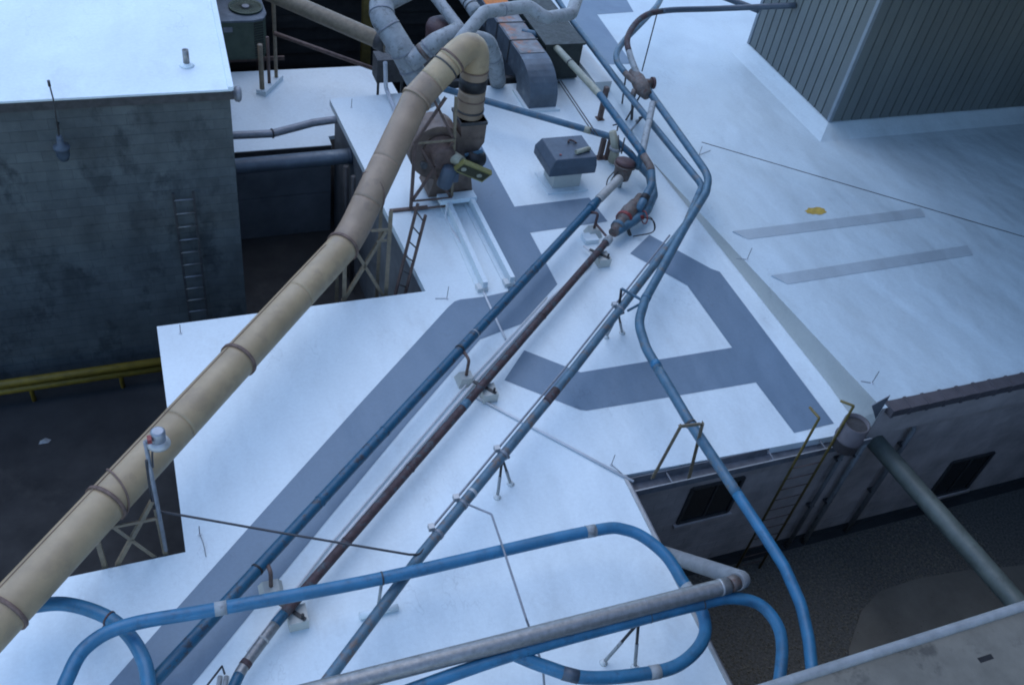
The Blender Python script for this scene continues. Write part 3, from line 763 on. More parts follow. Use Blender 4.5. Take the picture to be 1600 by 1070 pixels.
# --- steel tower beside the blower
yt = 14.73
TW = thing('duct_tower', 'brown lattice steel tower beside the blower holding up the duct', 'tower', (5.2,yt,0))
def bar(par, a, b, y, wd, mat, name='bar'):
    A, B = PY(*a, y), PY(*b, y); MB().angle(A, B, wd, (0,-1,0)).build(name, M[mat], par)
bar(TW,(649,220),(641,340),yt,.055,'brownsteel','post'); bar(TW,(713,150),(705,318),yt,.05,'tansteel','post')
for a, b in (((697,152),(650,221)),((676,152),(709,217)),((708,222),(646,311)),((653,224),(704,309))): bar(TW, a, b, yt-.02, .045, 'brownsteel','brace')
for a, b in (((654,223),(710,218)),((645,313),(706,308)),((641,327),(702,320))): bar(TW, a, b, yt-.05, .05, 'tansteel' if a[0]==654 else 'brownsteel','rail')
MB().beam(PY(609,331,yt), PY(668,325,yt), .07, .09).build('walkway_beam', M['brownsteel'], TW)
# --- lattice trestle in the alley holding the duct
ya = 12.55
T2 = thing('alley_trestle', 'tan lattice trestle standing in the alley under the duct bend', 'trestle', (3.3,ya,GROUND))
for (px, top, bot) in ((0, PY(610,328,ya), None), (1, PY(538,412,ya), None)):
    MB().angle((top.x,ya,GROUND), (top.x,ya,top.z), .07, (0,-1,0)).build('post', M['tansteel'], T2)
    MB().angle((top.x,ya+.6,GROUND), (top.x,ya+.6,top.z-.2), .06, (0,-1,0)).build('post', M['tansteel'], T2)
for a, b in (((603,360),(536,470)),((556,392),(604,470)),((580,359),(609,357)),((588,376),(604,374))): bar(T2, a, b, ya-.02, .055, 'tansteel', 'brace')
# --- ladder leaning up from the alley
yl_ = 12.75
LD = thing('access_ladder', 'dark steel ladder rising from the alley beside the blower tower', 'ladder', PY(600,465,yl_))
s0 = [Vector((PY(606,470,12.6).x,12.6,-1.2)), PY(653,318,13.1)]
s1 = [Vector((PY(622,465,12.6).x,12.6,-1.2)), PY(665,336,13.0)]
for a, b in (s0, s1): MB().beam(a+(a-b)*.7, b, .05, .035).build('stile', M['brownsteel'], LD)
for k in range(-6, 9):
    u = (k+.5)/9; MB().tube([s0[0].lerp(s0[1],u), s1[0].lerp(s1[1],u)], .014, 8).build('rung', M['steel'], LD)
# --- trestle at lower left plus lamp pole
yb = 7.86
T3 = thing('pole_trestle', 'tan cross-braced trestle below the lower end of the duct', 'trestle', (-.9,yb,GROUND))
pa, pb = P(163,885), P(258,865)
for q in (pa, pb): MB().angle((q.x,yb,GROUND), (q.x,yb,1.0), .06, (0,-1,0)).build('post', M['tansteel'], T3)
for a, b in (((165,812),(242,868)),((238,782),(183,882))): bar(T3, a, b, yb-.015, .05, 'tansteel', 'brace')
MB().angle((pa.x,yb-.02,.82), (pb.x,yb-.02,.82), .05, (0,-1,0)).build('rail', M['tansteel'], T3)
LP = thing('lamp_pole', 'grey bell lamp on a pole beside the tan duct', 'lamp', (pb.x,yb-.05,.2))
top = PY(224,690,yb-.06)
MB().tube([(pb.x+.02,yb-.06,.1), (top.x+.02,yb-.06,top.z)], .026, 10).build('pole', M['conduit'], LP)
MB().tube(spline([Vector((top.x+.05,yb-.1,top.z-.45)), Vector((top.x+.08,yb-.1,top.z-.15)), Vector((top.x+.15,yb-.08,top.z-.02))], 6), .012, 8).build('cable', M['wire'], LP)
hd = PY(247,683,yb-.06)
MB().tube([(top.x+.02,yb-.06,top.z), (hd.x,yb-.06,top.z+.04)], .022, 10).build('arm', M['conduit'], LP)
MB().lathe([(.06,.12),(.085,.1),(.09,-.02),(.105,-.06)], hd, (.08,0,1), 18).build('housing', M['lamp'], LP)
rf = MB().lathe([(.10,-.03),(.135,-.09),(.14,-.11),(.12,-.11)], hd, (.08,0,1), 22).build('reflector', M['gutterlip'], LP)
MB().lathe([(.1,-.11),(.09,-.16),(.05,-.2)], hd, (.08,0,1), 16).build('lens', M['lamp'], rf)
MB().box((hd.x-.12,yb-.16,hd.z+.02), (hd.x-.07,yb-.08,hd.z+.09)).build('red_knob', M['red'], LP)
cpts = [Vector((pb.x+.01,yb-.1,top.z-.3)), P(238,790,.95), P(252,799,.9), P(450,834,.88), P(640,866,.85), P(655,866,.82), P(668,850,.8)]
tag(MB().tube(dense(fillet(cpts, .08), .2), .016, 8).build('lamp_conduit', M['wire']), 'thin dark conduit from the lamp pole across to the grey pipe', 'conduit')

# --- P2 teal pipe
T, pth, r = pipe('teal_pipe', 'dark teal pipe lying along the long grey letter stroke', [(205,1102,.45),(938,309,.45)], 16.5, mat='teal',
    segs=((934,314,'whitepipe'),), bands=((745,520,.02,1.05,'gutterlip','tie'),(598,676,.03,1.07,'teal','weld_ring'),(836,419,.03,1.07,'teal','weld_ring'),(500,782,.03,1.07,'teal','weld_ring'),(928,321,.25,1.15,'teal','coupling')))
clampring(T, pth, 410,888,r,'black',.03,1.08); clampring(T, pth, 720,552,r,'black',.04,1.1)
def pier(px, py, lab, z, top, arm=True, mat='brownsteel'):
    b = P(px, py); o = thing('pipe_support', lab, 'pipe support', b, 'stands under the teal and rusty pipes')
    MB().add([b+Vector(q) for q in ((-.16,-.14,0),(.16,-.14,0),(.16,.14,0),(-.16,.14,0),(-.10,-.09,.16),(.10,-.09,.16),(.10,.09,.16),(-.10,.09,.16))], [(4,5,6,7),(0,1,5,4),(1,2,6,5),(2,3,7,6),(3,0,4,7)]).build('foot', M['cant'], o)
    MB().tube(fillet([b+Vector((0,0,.1)), b+Vector((.01,0,z+.02)), top], .06), .028, 8).build('bent_rod', M[mat], o)
    return o, b
i = nearpx(pth,722,550); pier(727,596,'bent rod support on a white foot under the middle of the teal pipe', .5, pth[i]+Vector((.05,-.05,.0)))
i = nearpx(pth,412,886); pier(424,925,'bent rod support on a white foot at the near end of the teal pipe', .48, pth[i]+Vector((.05,-.05,.0)))
i = nearpx(pth,922,330); o, b = pier(926,366,'maroon bent rod support at the far end of the teal pipe', .52, pth[i]+Vector((.05,-.05,.0)), mat='maroon')
MB().beam(b+Vector((0,0,.28)), P(950,372,.3), .035).build('cross_bar', M['maroon'], o)
MB().box((b.x-.3,b.y-.3,.004), (b.x+.0,b.y-.05,.1)).build('foot_block', M['membrane'], o)
# thinner white end into the valve
pipe('white_pipe_end', 'white pipe length between the teal pipe and the capped valve', [(936,311,.45),(968,279,.5)], 14, mat='whitepipe')
# --- P3 rusty pipe
T, pth3, r3 = pipe('rusty_pipe', 'dark rusty brown pipe running diagonally across the roof', [(352,1100,.3),(377,1046,.3),(432,972,.3),(953,372,.3)], 14.5, mat='teal', fil=.8,
    segs=((372,1052,'galv'),(428,978,'teal'),(448,952,'rustpipe'),(948,378,'whitepipe')), bands=((385,1036,.07,1.06,'rustpipe','band'),(410,1000,.03,1.05,'whitepipe','band'),(952,373,.16,1.25,'insul','collar'),(722,634,.16,1.03,'bluegrey','paint_band'),(640,727,.035,1.08,'rustpipe','weld_ring'),(845,496,.035,1.08,'rustpipe','weld_ring'),(540,845,.035,1.08,'rustpipe','weld_ring')))
for px, py, lab in ((752,590,'saddle support under the middle of the rusty pipe'),(455,945,'saddle support under the near end of the rusty pipe'),(938,392,'saddle support under the far end of the rusty pipe')):
    i = nearpx(pth3, px, py); c = pth3[i]; o = thing('pipe_saddle', lab, 'pipe support', (c.x,c.y,0), 'saddle supports under the rusty pipe')
    MB().box((c.x-.05,c.y-.2,0), (c.x+.2,c.y+.06,.2)).build('block', M['cant'], o)
    t = (pth3[i+1]-pth3[i-1]).normalized(); sdv = t.cross(Vector((0,0,1)))
    MB().beam(c-sdv*.2-Vector((0,0,r3+.02)), c+sdv*.24-Vector((0,0,r3+.02)), .05, .03).build('cross_bar', M['steel'], o)
    MB().tube([c+sdv*.2-Vector((0,0,.14)), c+sdv*.2+Vector((0,0,.0))], .02, 8).build('stud', M['black'], o)
for off, lab, k in ((-19,'pale conduit lying close along the rusty pipe',0),(-29,'second pale conduit lying left of the rusty pipe',1)):
    ps = [P(415+off,1018,.05), P(545+off,850,.05), P(760+off,598,.05), P(872+off*.6,465,.06)]
    if k == 0: ps += [P(922,412,.05), P(925,396,.1), P(912,384,.15)]
    tag(MB().tube(dense(fillet(ps, .1), .3), .026 if k == 0 else .016, 8).build('roof_conduit', M['whiteconduit']), lab, 'conduit', 'conduits along the rusty pipe')
p = P(355,1040)
o = thing('conduit_bracket', 'small bent dark bracket with conduit ends at the bottom edge of the roof', 'bracket', p)
a = P(320,1075,.35); b = P(347,1040,.35)
MB().tube([a, b, P(351,1052,.15)], .014, 6).build('rod', M['wire'], o)
for dx in (-6,4): MB().tube([P(350+dx,1056,.02), P(345+dx,1085,.02)], .03, 8).build('conduit_end', M['insul'], o)
# --- white flat conduit crossing towards the gutter corner
tag(MB().tube([P(740,618,.03), P(990,752,.03)], .022, 8).build('roof_conduit', M['whiteconduit']), 'pale conduit crossing the roof to the gutter corner', 'conduit')
# --- P4 grey-blue pipe
T, p4, r4 = pipe('grey_pipe', 'patchy grey blue pipe raised on legs with a conduit strapped along it', [(470,1118,.75),(660,864,.75),(900,572,.75),(1072,350,.75),(1097,292,.78),(1092,283,.78),(1050,232,.76),(975,140,.74),(888,25,.72),(855,-25,.72)], r=.076, mat='greypipe', fil=.18,
    segs=((640,890,'greypipe'),(1090,310,'bluegrey')), bands=((862,622,.35,1.02,'rustpipe','rust_band'),(735,775,.05,1.06,'gutterlip','band')))
side = []
for i in range(nearpx(p4,680,838), nearpx(p4,1060,372)):
    t = (p4[i+1]-p4[i]).normalized(); sdv = t.cross(Vector((0,0,1))); side.append(p4[i]-sdv*(r4+.035)+Vector((0,0,.04)))
MB().tube(side, .018, 8).build('strapped_conduit', M['conduit'], T)
for px, py in ((682,838),(724,786),(787,709),(968,480)):
    i = nearpx(p4, px, py); clampring(T, p4, px, py, r4, 'conduit', .05, 1.12)
    t = (p4[i+1]-p4[i]).normalized(); sdv = t.cross(Vector((0,0,1)))
    MB().box(p4[i]-sdv*(r4+.04)+Vector((-.04,-.04,.02)), p4[i]-sdv*(r4+.04)+Vector((.04,.04,.1))).build('junction_fitting', M['gutterlip'], T)
def legs(px, py, feet, path, lab, r):
    i = nearpx(path, px, py); c = path[i]-Vector((0,0,r)); o = thing('pipe_stand', lab, 'pipe stand', (c.x,c.y,0), 'two-legged stands under raised pipes')
    for f in feet:
        ft = P(*f); md = c.lerp(ft, .45)
        MB().tube([c, md], .02, 8).build('leg', M['black'], o); MB().tube([md, ft], .024, 8).build('leg_sleeve', M['insul'], o)
        MB().lathe([(.06,0),(.045,.015),(.03,.06)], ft, n=10).build('boot', M['membrane_side'], o)
    MB().beam(c+Vector((-.1,-.02,-.02)), c+Vector((.12,.02,-.02)), .04, .04).build('saddle', M['steel'], o)
    return o
legs(787,709,((777,777),(798,756)),p4,'two-legged stand under the middle of the grey pipe',r4)
legs(968,480,((947,527),(972,520)),p4,'two-legged stand under the grey pipe at the black bracket',r4)
legs(1003,178,((985,205),(995,190)),p4,'two-legged stand under the far end of the grey pipe',r4)
# --- P5 long blue pipe with the kink
T, p5, r5 = pipe('kinked_blue_pipe', 'faded blue pipe with a kink running out over the gutter into the yard', [(1012,140,.9),(1085,243,.9),(1108,276,.92),(1103,302,.95),(1072,352,.98),(1008,468,1.02),(997,505,1.04),(1010,545,1.06),(1078,660,1.08),(1180,814,1.08),(1225,884,1.07),(1252,945,1.0),(1264,1000,.93),(1270,1060,.85),(1270,1100,.8)], r=.082, mat='bluegrey', fil=1.2,
    segs=((1030,575,'bluegrey'),(1150,770,'blue')), bands=((1010,466,.12,1.08,'bluegrey','coupling'),(1023,570,.1,1.06,'blue','coupling')))
clampring(T, p5, 1080,662,r5,'steel',.04,1.1)
# black bracket tying it to the grey pipe
i = nearpx(p5,1005,470); j = nearpx(p4,975,478)
o = thing('pipe_bracket', 'black triangular bracket between the grey pipe and the kinked blue pipe', 'bracket', p4[j])
a = p4[j]; b = p5[i]; ct_ = p4[nearpx(p4,985,455)]+Vector((-.12,.1,.22))
ct_ = P(971,451,1.05)
for u, v_ in ((a+Vector((-.05,0,-.1)),ct_),(ct_,b),(a+Vector((.08,-.08,-.05)),b)): MB().beam(u, v_, .035).build('bar', M['bluegrey'] if v_ is b else M['black'], o)
# A-frame at the gutter
A = thing('a_frame_support', 'tan angle-iron frame carrying the blue pipe above the gutter', 'frame', (7.0,YW-.3,-.4))
yA = YW-.3
a0, a1 = PY(1018,745,yA), PY(1062,664,yA); b0, b1 = PY(1075,745,yA), PY(1096,660,yA)
MB().angle(a0, a1, .06, (0,-1,0)).build('leg', M['tansteel'], A); MB().angle(b0, b1, .06, (0,-1,0)).build('leg', M['tansteel'], A)
MB().angle(a1, b1, .06, (0,-1,0)).build('cross_bar', M['tansteel'], A)
# --- foreground blue loop P6
T, p6, r6 = pipe('blue_loop_pipe', 'bright blue pipe looping round in the foreground with pale couplings', [(88,1110,.9),(105,1060,.92),(135,1010,.95),(200,976,.95),(345,950,.95),(597,903,.95),(905,833,.95),(980,828,.92),(1035,862,.88),(1068,910,.82),(1098,958,.82),(1098,1000,.85),(1060,1038,.88),(1000,1053,.9),(915,1058,.95),(850,1040,1.0),(800,1020,1.08)], r=.083, mat='blue', spl=True,
    bands=((352,948,.14,1.05,'insul','coupling'),(915,832,.14,1.05,'insul','coupling'),(1072,920,.14,1.05,'insul','coupling'),(1020,1052,.14,1.05,'insul','coupling'),(890,1052,.2,1.03,'hood','coupling')))
clampring(T, p6, 596,903,r6,'steel',.02,1.06)
i = nearpx(p6,597,903); ft = P(590,953)
o = thing('pipe_stand', 'single post on a flat white bar under the blue loop pipe', 'pipe stand', ft, 'posts under the foreground pipes')
MB().tube([ft, p6[i]-Vector((0,0,r6))], .022, 8).build('post', M['insul'], o)
u, v_ = P(562,962,.05), P(622,947,.05)
MB().tube([u, v_], .05, 12).build('base_bar', M['membrane'], o)
# --- P9 small blue arc at the left
T, p9, r9 = pipe('blue_arc_pipe', 'blue pipe arc dipping under the blue loop at the bottom left', [(-20,962,.7),(40,949,.7),(100,943,.7),(160,960,.7),(200,990,.68),(226,1035,.66),(234,1090,.64)], r=.085, mat='blue', spl=True, bands=((171,966,.02,1.12,'maroon','hoop'),))
o = thing('hook_support', 'dark hooked bracket holding the blue arc pipe', 'bracket', P(160,985))
MB().tube(fillet([P(168,972,.6), P(163,979,.5), P(160,984,.35), P(161,990,0)], .05), .025, 8).build('hook', M['maroon'], o)
# --- galvanised pipe P8 and blue P7 beside it
T, p8, r8 = pipe('galvanised_pipe', 'thick galvanised pipe across the bottom foreground with a mitred elbow end', [(440,1092,1.25),(1138,914,1.25)], r=.108, mat='galv', bands=((1013,946,.01,1.01,'conduit','joint_line'),(1129,916,.03,1.04,'gutterlip','joint_band')))
el = [p8[-1], P(1152,910,1.2), P(1162,903,1.1)]
MB().tube([p8[-1], P(1150,909,1.22)], r8*.96, 16).build('elbow_joint', M['valve'], T)
T_, pe, re_ = pipe('grey_elbow_pipe', 'grey pipe turning back from the galvanised pipe to the roof edge', [(1150,909,1.22),(1160,905,1.12),(1030,862,-.45)], r=.118, mat='rim', fil=.1)
T, p7, r7 = pipe('blue_companion_pipe', 'blue pipe running under the galvanised pipe and bending down into the yard', [(560,1107,1.12),(800,1022,1.12),(1000,967,1.12),(1090,944,1.1),(1140,934,1.08),(1185,943,1.05),(1214,975,1.0),(1222,1015,.9),(1216,1080,.75)], r=.08, mat='blue', spl=True, bands=((1100,942,.02,1.03,'steel','clamp'),(1018,962,.015,1.04,'hood','clamp')))
i = nearpx(p7,1000,968)
o = legs(1000,968,((943,1035),(992,1042)),p7,'two-legged stand under the galvanised and blue pipes',r7)
cw = [P(727,786,.78), P(768,803,.85), P(788,862,1.15), P(822,966,1.05), P(848,1040,.6), P(852,1090,.2)]
tag(MB().tube(dense(fillet(cw, .06), .2), .015, 8).build('hanging_conduit', M['conduit']), 'thin grey conduit from the grey pipe down across the blue loop', 'conduit')
# --- P12 big pale downpipe over the yard
T, p12, r12 = pipe('pale_yard_pipe', 'thick pale pipe spanning the dark yard to the near ledge', [(1352,672,-.6),(1620,978,-.6)], r=.17, mat='yardpipe')

# ============================================================ EQUIPMENT AT THE FAR END
# P11 cream and blue pipe
T, p11, r11 = pipe('cream_blue_pipe', 'cream pipe that turns blue beside the dark unit', [(815,50,.9),(848,56,.9),(866,71,.9),(937,148,.95),(1000,234,1.0),(1017,262,.9),(1019,288,.7),(1003,318,.5),(996,330,.42)], r=.085, mat='bluegrey', fil=.3,
    segs=((866,71,'cream'),(937,148,'teal'),(1003,240,'valve'),(1018,270,'bluegrey')), bands=((892,99,.04,1.06,'steel','clamp'),(1000,306,.12,1.1,'black','sleeve')))
T, _, _ = pipe('lower_blue_elbow', 'blue pipe elbow sweeping down beside the cant strip', [(1000,258,.35),(1016,275,.33),(1021,305,.33),(1010,330,.33),(990,345,.32),(962,362,.3)], r=.1, mat='bluegrey', fil=.3)
T, p10, r10 = pipe('diagonal_blue_pipe', 'blue pipe slanting from behind the blower to the valve group', [(640,122,.9),(690,138,.85),(955,214,.6),(985,240,.5),(1002,262,.35)], r=.075, mat='teal', fil=.2, segs=((690,138,'bluegrey'),(955,214,'teal')), bands=((917,203,.16,1.05,'cream','coupling'),))
# two brown posts under it
for px, lab in ((937,'left brown post under the diagonal blue pipe'),(948,'right brown post under the diagonal blue pipe')):
    f = P(px,247); tag(MB().box((f.x-.05,f.y-.05,0), (f.x+.05,f.y+.05,.5)).box((f.x-.09,f.y-.09,.0), (f.x+.09,f.y+.09,.02)).build('support_post', M['brownsteel']), lab, 'post', 'brown posts by the valve group')
f = P(937,186); o = tag(MB().box((f.x-.05,f.y-.05,0), (f.x+.05,f.y+.05,.85)).box((f.x-.09,f.y-.09,.0), (f.x+.09,f.y+.09,.02)).build('support_post', M['brownsteel']), 'brown post under the joint of the cream and blue pipe', 'post', 'brown posts by the valve group')
# capped valve
c = P(975,262,.5)
V = thing('capped_valve', 'rusty valve with round maroon cap and thin cables', 'valve', (c.x,c.y,0))
MB().lathe([(.1,-.3),(.17,-.26),(.19,-.1),(.2,.02),(.24,.04),(.24,.08)], c, (.1,.1,1), 18).build('body', M['valve'], V)
MB().lathe([(.22,.08),(.22,.15),(.17,.18),(.05,.19)], c, (.1,.1,1), 20).build('cap', M['maroon'], V)
MB().lathe([(.05,-.5),(.06,-.3)], c, n=10).build('stem', M['insul'], V)
for k in (0, 1): MB().tube(spline([P(960+k*6,268,.5), P(950+k*6,280,.35), P(947+k*6,293,.15)], 6), .014, 6).build('cable', M['black'], V)
for a, b in (((966,212),(968,235)),((976,216),(971,240)),((958,196),(967,194)),((966,195),(964,205))): MB().tube([P(*a,.85), P(*b,.7)], .016, 6).build('lever', M['black'], V)
# pale vertical fitting beside it
c = P(962,232,.4)
o = thing('pale_valve_body', 'pale rust-streaked valve body next to the brown posts', 'valve', (c.x,c.y,0))
MB().tube([P(958,250,.1), P(962,232,.5), P(957,205,.85)], [.12,.1,.08], 14).build('body', M['cream'], o)
MB().lathe([(.14,-.03),(.14,.03)], P(962,232,.5), (0,0,1), 14).build('flange', M['insul'], o)
# in-line actuated valve on the rusty pipe
c = P(984,334,.36)
V = thing('inline_valve', 'beige in-line valve with red actuator at the end of the rusty pipe', 'valve', (c.x,c.y,0))
a, b = P(958,364,.31), P(1001,308,.42); d = b-a
MB().tube([a+d*t for t in (0,.12,.14,.2,.22,.34,.36,.6,.66,.8,.82,1)], [.1,.1,.13,.13,.11,.11,.16,.17,.15,.13,.1,.1], 16).build('body', M['valve'], V)
MB().tube([a+d*.36, a+d*.42], .175, 16).build('red_flange', M['red'], V)
MB().tube([a+d*.14, a+d*.2], .145, 16).build('flange', M['bluegrey'], V)
h0 = a+d*.45; h1 = h0+Vector((.36,-.1,-.0))
ac = MB().tube([h0, h1], .05, 10).build('actuator_stem', M['red'], V)
ring = [h1+Vector((.02,math.cos(k*math.pi/8)*.13,math.sin(k*math.pi/8)*.13)) for k in range(17)]
MB().tube(ring, .014, 6, False).build('handwheel', M['red'], ac)
for k in range(2): MB().tube(spline([h1, h1+Vector((.12,-.12-.08*k,.05)), h1+Vector((.12,-.3,-.15)), h0+Vector((.1,-.3,-.3))], 5), .012, 6).build('cable', M['black'], V)
MB().beam(h0+Vector((0,0,-.1)), Vector((h0.x+.1,h0.y-.2,0)), .05).build('leg', M['steel'], V)
# junction on the upper pipes
c = P(1001,132,.95)
V = thing('pipe_junction', 'grey rust-streaked pipe junction where the blue loops meet', 'junction', (c.x,c.y,0))
MB().tube([P(988,112,1.0), P(996,124,.98), P(1003,138,.95), P(1012,150,.9)], [.1,.17,.19,.12], 16).build('body', M['valve'], V)
MB().tube([P(1003,130,.96), P(1019,130,.96)], .1, 12).build('side_port', M['valve'], V)
MB().tube([P(1018,130,.96), P(1022,130,.96)], .14, 12).build('port_flange', M['maroon'], V)
MB().tube([P(992,140,.9), P(988,152,.75)], .07, 10).build('drain', M['valve'], V)
MB().beam(P(990,140,.8), Vector((c.x,c.y,0)), .05).build('stand', M['steel'], V)
pipe('branch_pipe', 'grey rust-mottled branch pipe dropping from the junction to the blue pipe', [(1020,162,.88),(1013,195,.95),(1004,236,1.0),(996,262,.5)], r=.075, mat='insul', segs=((1013,190,'insul'),(1003,240,'bluegrey')), fil=.1)
pipe('blue_hook_pipe', 'thin blue pipe curling from the top edge into the junction', [(1036,-25,1.2),(1031,2,1.2),(1012,26,1.2),(974,66,1.15),(963,90,1.1),(975,112,1.05),(996,132,1.0)], r=.075, mat='bluegrey', spl=True, segs=((978,114,'valve'),))
wl = PX(1243,9,cx-.02)
pipe('brown_arch_pipe', 'brown arched pipe from the metal-clad wall into the junction', [wl, P(1120,14,1.55), P(1040,17,1.55), P(1003,28,1.5), P(981,58,1.4), P(985,88,1.25), P(1000,126,1.0)], r=.075, mat='hood', spl=True, segs=((1035,18,'rustpipe'),(985,82,'insul')))
pipe('upper_blue_pipe', 'short blue pipe slanting to the metal-clad wall at the top edge', [P(1105,-14,1.5), P(1186,17,1.5)], r=.08, mat='hood')
tag(MB().tube([P(1027,20,1.5), P(1003,112,.35)], .016, 6).build('stay_rod', M['black']), 'thin dark stay rod below the brown arch', 'rod')
for (a, b, za, lab) in (((978,118),(972,162),.9,'dark prop rod left of the pipe junction'),((1000,150),(978,188),.75,'dark prop rod below the pipe junction')):
    tag(MB().tube([P(*a,za), P(*b,0)], .022, 8).build('prop_rod', M['steel']), lab, 'rod', 'prop rods under the upper pipes')
tag(MB().tube([P(873,128,.15), P(928,210,.75)], .014, 6).tube([P(876,126,.15), P(934,212,.75)], .014, 6).tube([P(873,128,0), P(873,128,.16)], .03, 8).build('twin_stay', M['wire']), 'twin dark stay wires from the roof to the diagonal blue pipe', 'wire')

# grey rectangular duct with rounded end
xa, xb = P(825,173).x, P(868,171).x; yd = P(846,172).y
GD = thing('rectangular_duct', 'grey rectangular duct with stained top and rounded end elbow', 'duct', (xa,yd,0))
prof = [(yd, .0)]
for k in range(9):
    a_ = math.pi/2*k/8; prof.append((yd+.95-.95*math.cos(a_), .25+.68*math.sin(a_)))
pin = [(yd+.85,.0),(yd+.9,.25),(yd+1.1,.36)]
top = prof+[(25,.93)]; botm = [(25,.38)]+pin[::-1]
poly = top+botm; n = len(poly)
side_ = MB().add([(xa,y,z) for y, z in poly]+[(xb,y,z) for y, z in poly], [list(range(n)), list(range(2*n-1,n-1,-1))]+[(i, n+i, n+(i+1)%n, (i+1)%n) for i in range(n)])
side_.build('casing', M['ductgrey'], GD)
ytop = [yd+1.0, 19.7, 20.6, 21.4, 22.6, 24.9]
for k, (u, v_) in enumerate(zip(ytop, ytop[1:])):
    MB().box((xa+.03,u+.02,.93), (xb-.03,v_-.02,.945)).build('top_plate', M['orange'] if k == 3 else M['ducttop'], GD)
    MB().box((xa-.02,v_-.02,.36), (xb+.02,v_+.02,.96)).build('joint_flange', M['steel'], GD)
MB().box((xa-.08,yd-.1,0), (xb+.08,yd+.9,.06)).build('roof_flashing', M['membrane'], GD)
# dark unit beside it
f = P(890,125)
DU = thing('dark_green_unit', 'dark green ventilation unit beside the rectangular duct', 'ventilation unit', (f.x-.4,f.y+1,0))
MB().box((xb+.1,f.y,.05), (10.45,f.y+5.2,.95)).build('casing', M['darkgreen'], DU)
MB().box((xb+.07,f.y-.03,.95), (10.5,f.y+5.2,1.0)).build('lid', M['darkgreen'], DU)
for k in range(5): MB().box((10.45,f.y+.3+k*.95,.2), (10.465,f.y+1.1+k*.95,.85)).build('louvre_panel', M['boards'], DU)
# white curb
a, b = P(956,144), P(846,-8)
CB = tag(MB().prism([(10.62,a.y+.0),(11.08,a.y),(11.08,30),(10.62,30)], 0, .3).build('long_curb', M['membrane_side']), 'long white curb beside the dark green unit', 'curb')
# white insulated pipes
pipe('white_insulated_pipe', 'pale insulated pipe bending over the rectangular duct', [P(690,108,1.4), P(722,60,2.0), P(757,19,2.3), P(826,10,2.3), P(852,29,2.1), P(893,22,2.0), P(904,-10,2.1)], r=.15, mat='insul', fil=.3, bands=((783,15,.03,1.04,'conduit','joint_band'),))
T,_,_ = pipe('pale_duct_run', 'bluish pale duct coming down behind the tan duct', [P(660,-30,2.4), P(596,2,2.2), P(597,28,2.0), P(628,78,1.5), P(660,140,.6), P(672,168,.3)], r=.27, mat='insul', fil=.3, n=20, bands=((598,22,.04,1.05,'conduit','joint_band'),(610,48,.04,1.05,'conduit','joint_band'),(628,82,.04,1.05,'conduit','joint_band'),(641,104,.04,1.05,'conduit','joint_band')))
pipe('pale_branch_duct', 'short pale branch duct joining behind the tan duct', [P(640,100,1.3), P(680,66,1.8), P(715,50,1.9)], r=.2, mat='insul', n=18, bands=((672,73,.04,1.06,'conduit','joint_band'),(660,82,.1,1.05,'valve','rusty_clamp')))
pipe('slanted_pale_pipe', 'straight pale pipe slanting from the top edge behind the insulated pipe', [P(676,-10,1.6), P(722,50,1.3)], r=.14, mat='insul')
pipe('ribbed_pale_pipe', 'short pale pipe with dark rings at the top edge', [P(722,-12,1.7), P(745,22,1.5)], r=.17, mat='insul', bands=((733,5,.03,1.05,'steel','ring'),(738,12,.03,1.05,'steel','ring')))
c = P(692,48,.9)
dm = thing('red_drum_motor', 'faded red round motor cover behind the ducts', 'motor', (c.x,c.y,-1))
MB().lathe([(.4,-.5),(.42,.1),(.38,.2),(.2,.3),(.05,.32)], c, n=22).build('cover', M['maroon'], dm)
MB().box((c.x-.35,c.y-.35,GROUND), (c.x+.35,c.y+.35,.42)).build('stand', M['steel'], dm)
pipe('pale_elbow_duct', 'pale elbow duct dropping to the roof behind the tan elbow', [P(735,60,1.6), P(762,66,1.5), P(773,95,.9), P(778,128,.1)], r=.2, mat='insul', fil=.3, n=18, bands=((770,88,.03,1.05,'conduit','joint_band'),))
# slanted tan pipe at the rear
pipe('slanted_tan_pipe', 'tan pipe slanting down behind the low annex roof to the pale duct', [P(395,-22,1.6), P(612,72,1.2)], r=.19, mat='tansteel', n=18, bands=((597,66,.25,1.15,'steel','coupling'),))
pipe('pale_stub_pipe', 'short pale stub between the tan pipe and the pale duct', [P(606,70,1.2), P(632,83,1.2)], r=.18, mat='insul')
b0 = P(617,140,-.2)
bx_ = thing('switch_box', 'dark grey switch box on legs at the far roof edge', 'switch box', (b0.x,19.2,-.2))
u = PY(590,95,19.45); v_ = PY(632,128,19.45)
MB().box((u.x,19.45,v_.z), (v_.x,19.9,u.z)).build('cabinet', M['steel'], bx_)
for xx in (u.x+.05, v_.x-.05): MB().beam((xx,19.5,v_.z), (xx,19.5,ZR), .05).build('leg', M['steel'], bx_)
tag(MB().beam(Vector((6.5,19.5,-.02)), Vector((9.6,19.55,-.02)), .12, .16).build('far_roof_rail', M['steel']), 'dark steel rail along the far edge of the centre roof', 'rail')
ps = [P(602,98,.9), P(603,138,.12), P(612,160,.05), P(622,185,.05)]
tag(MB().tube(fillet(ps,.1), .05, 8).build('white_downpipe', M['whiteconduit']), 'white conduit dropping onto the far left corner of the centre roof', 'conduit')

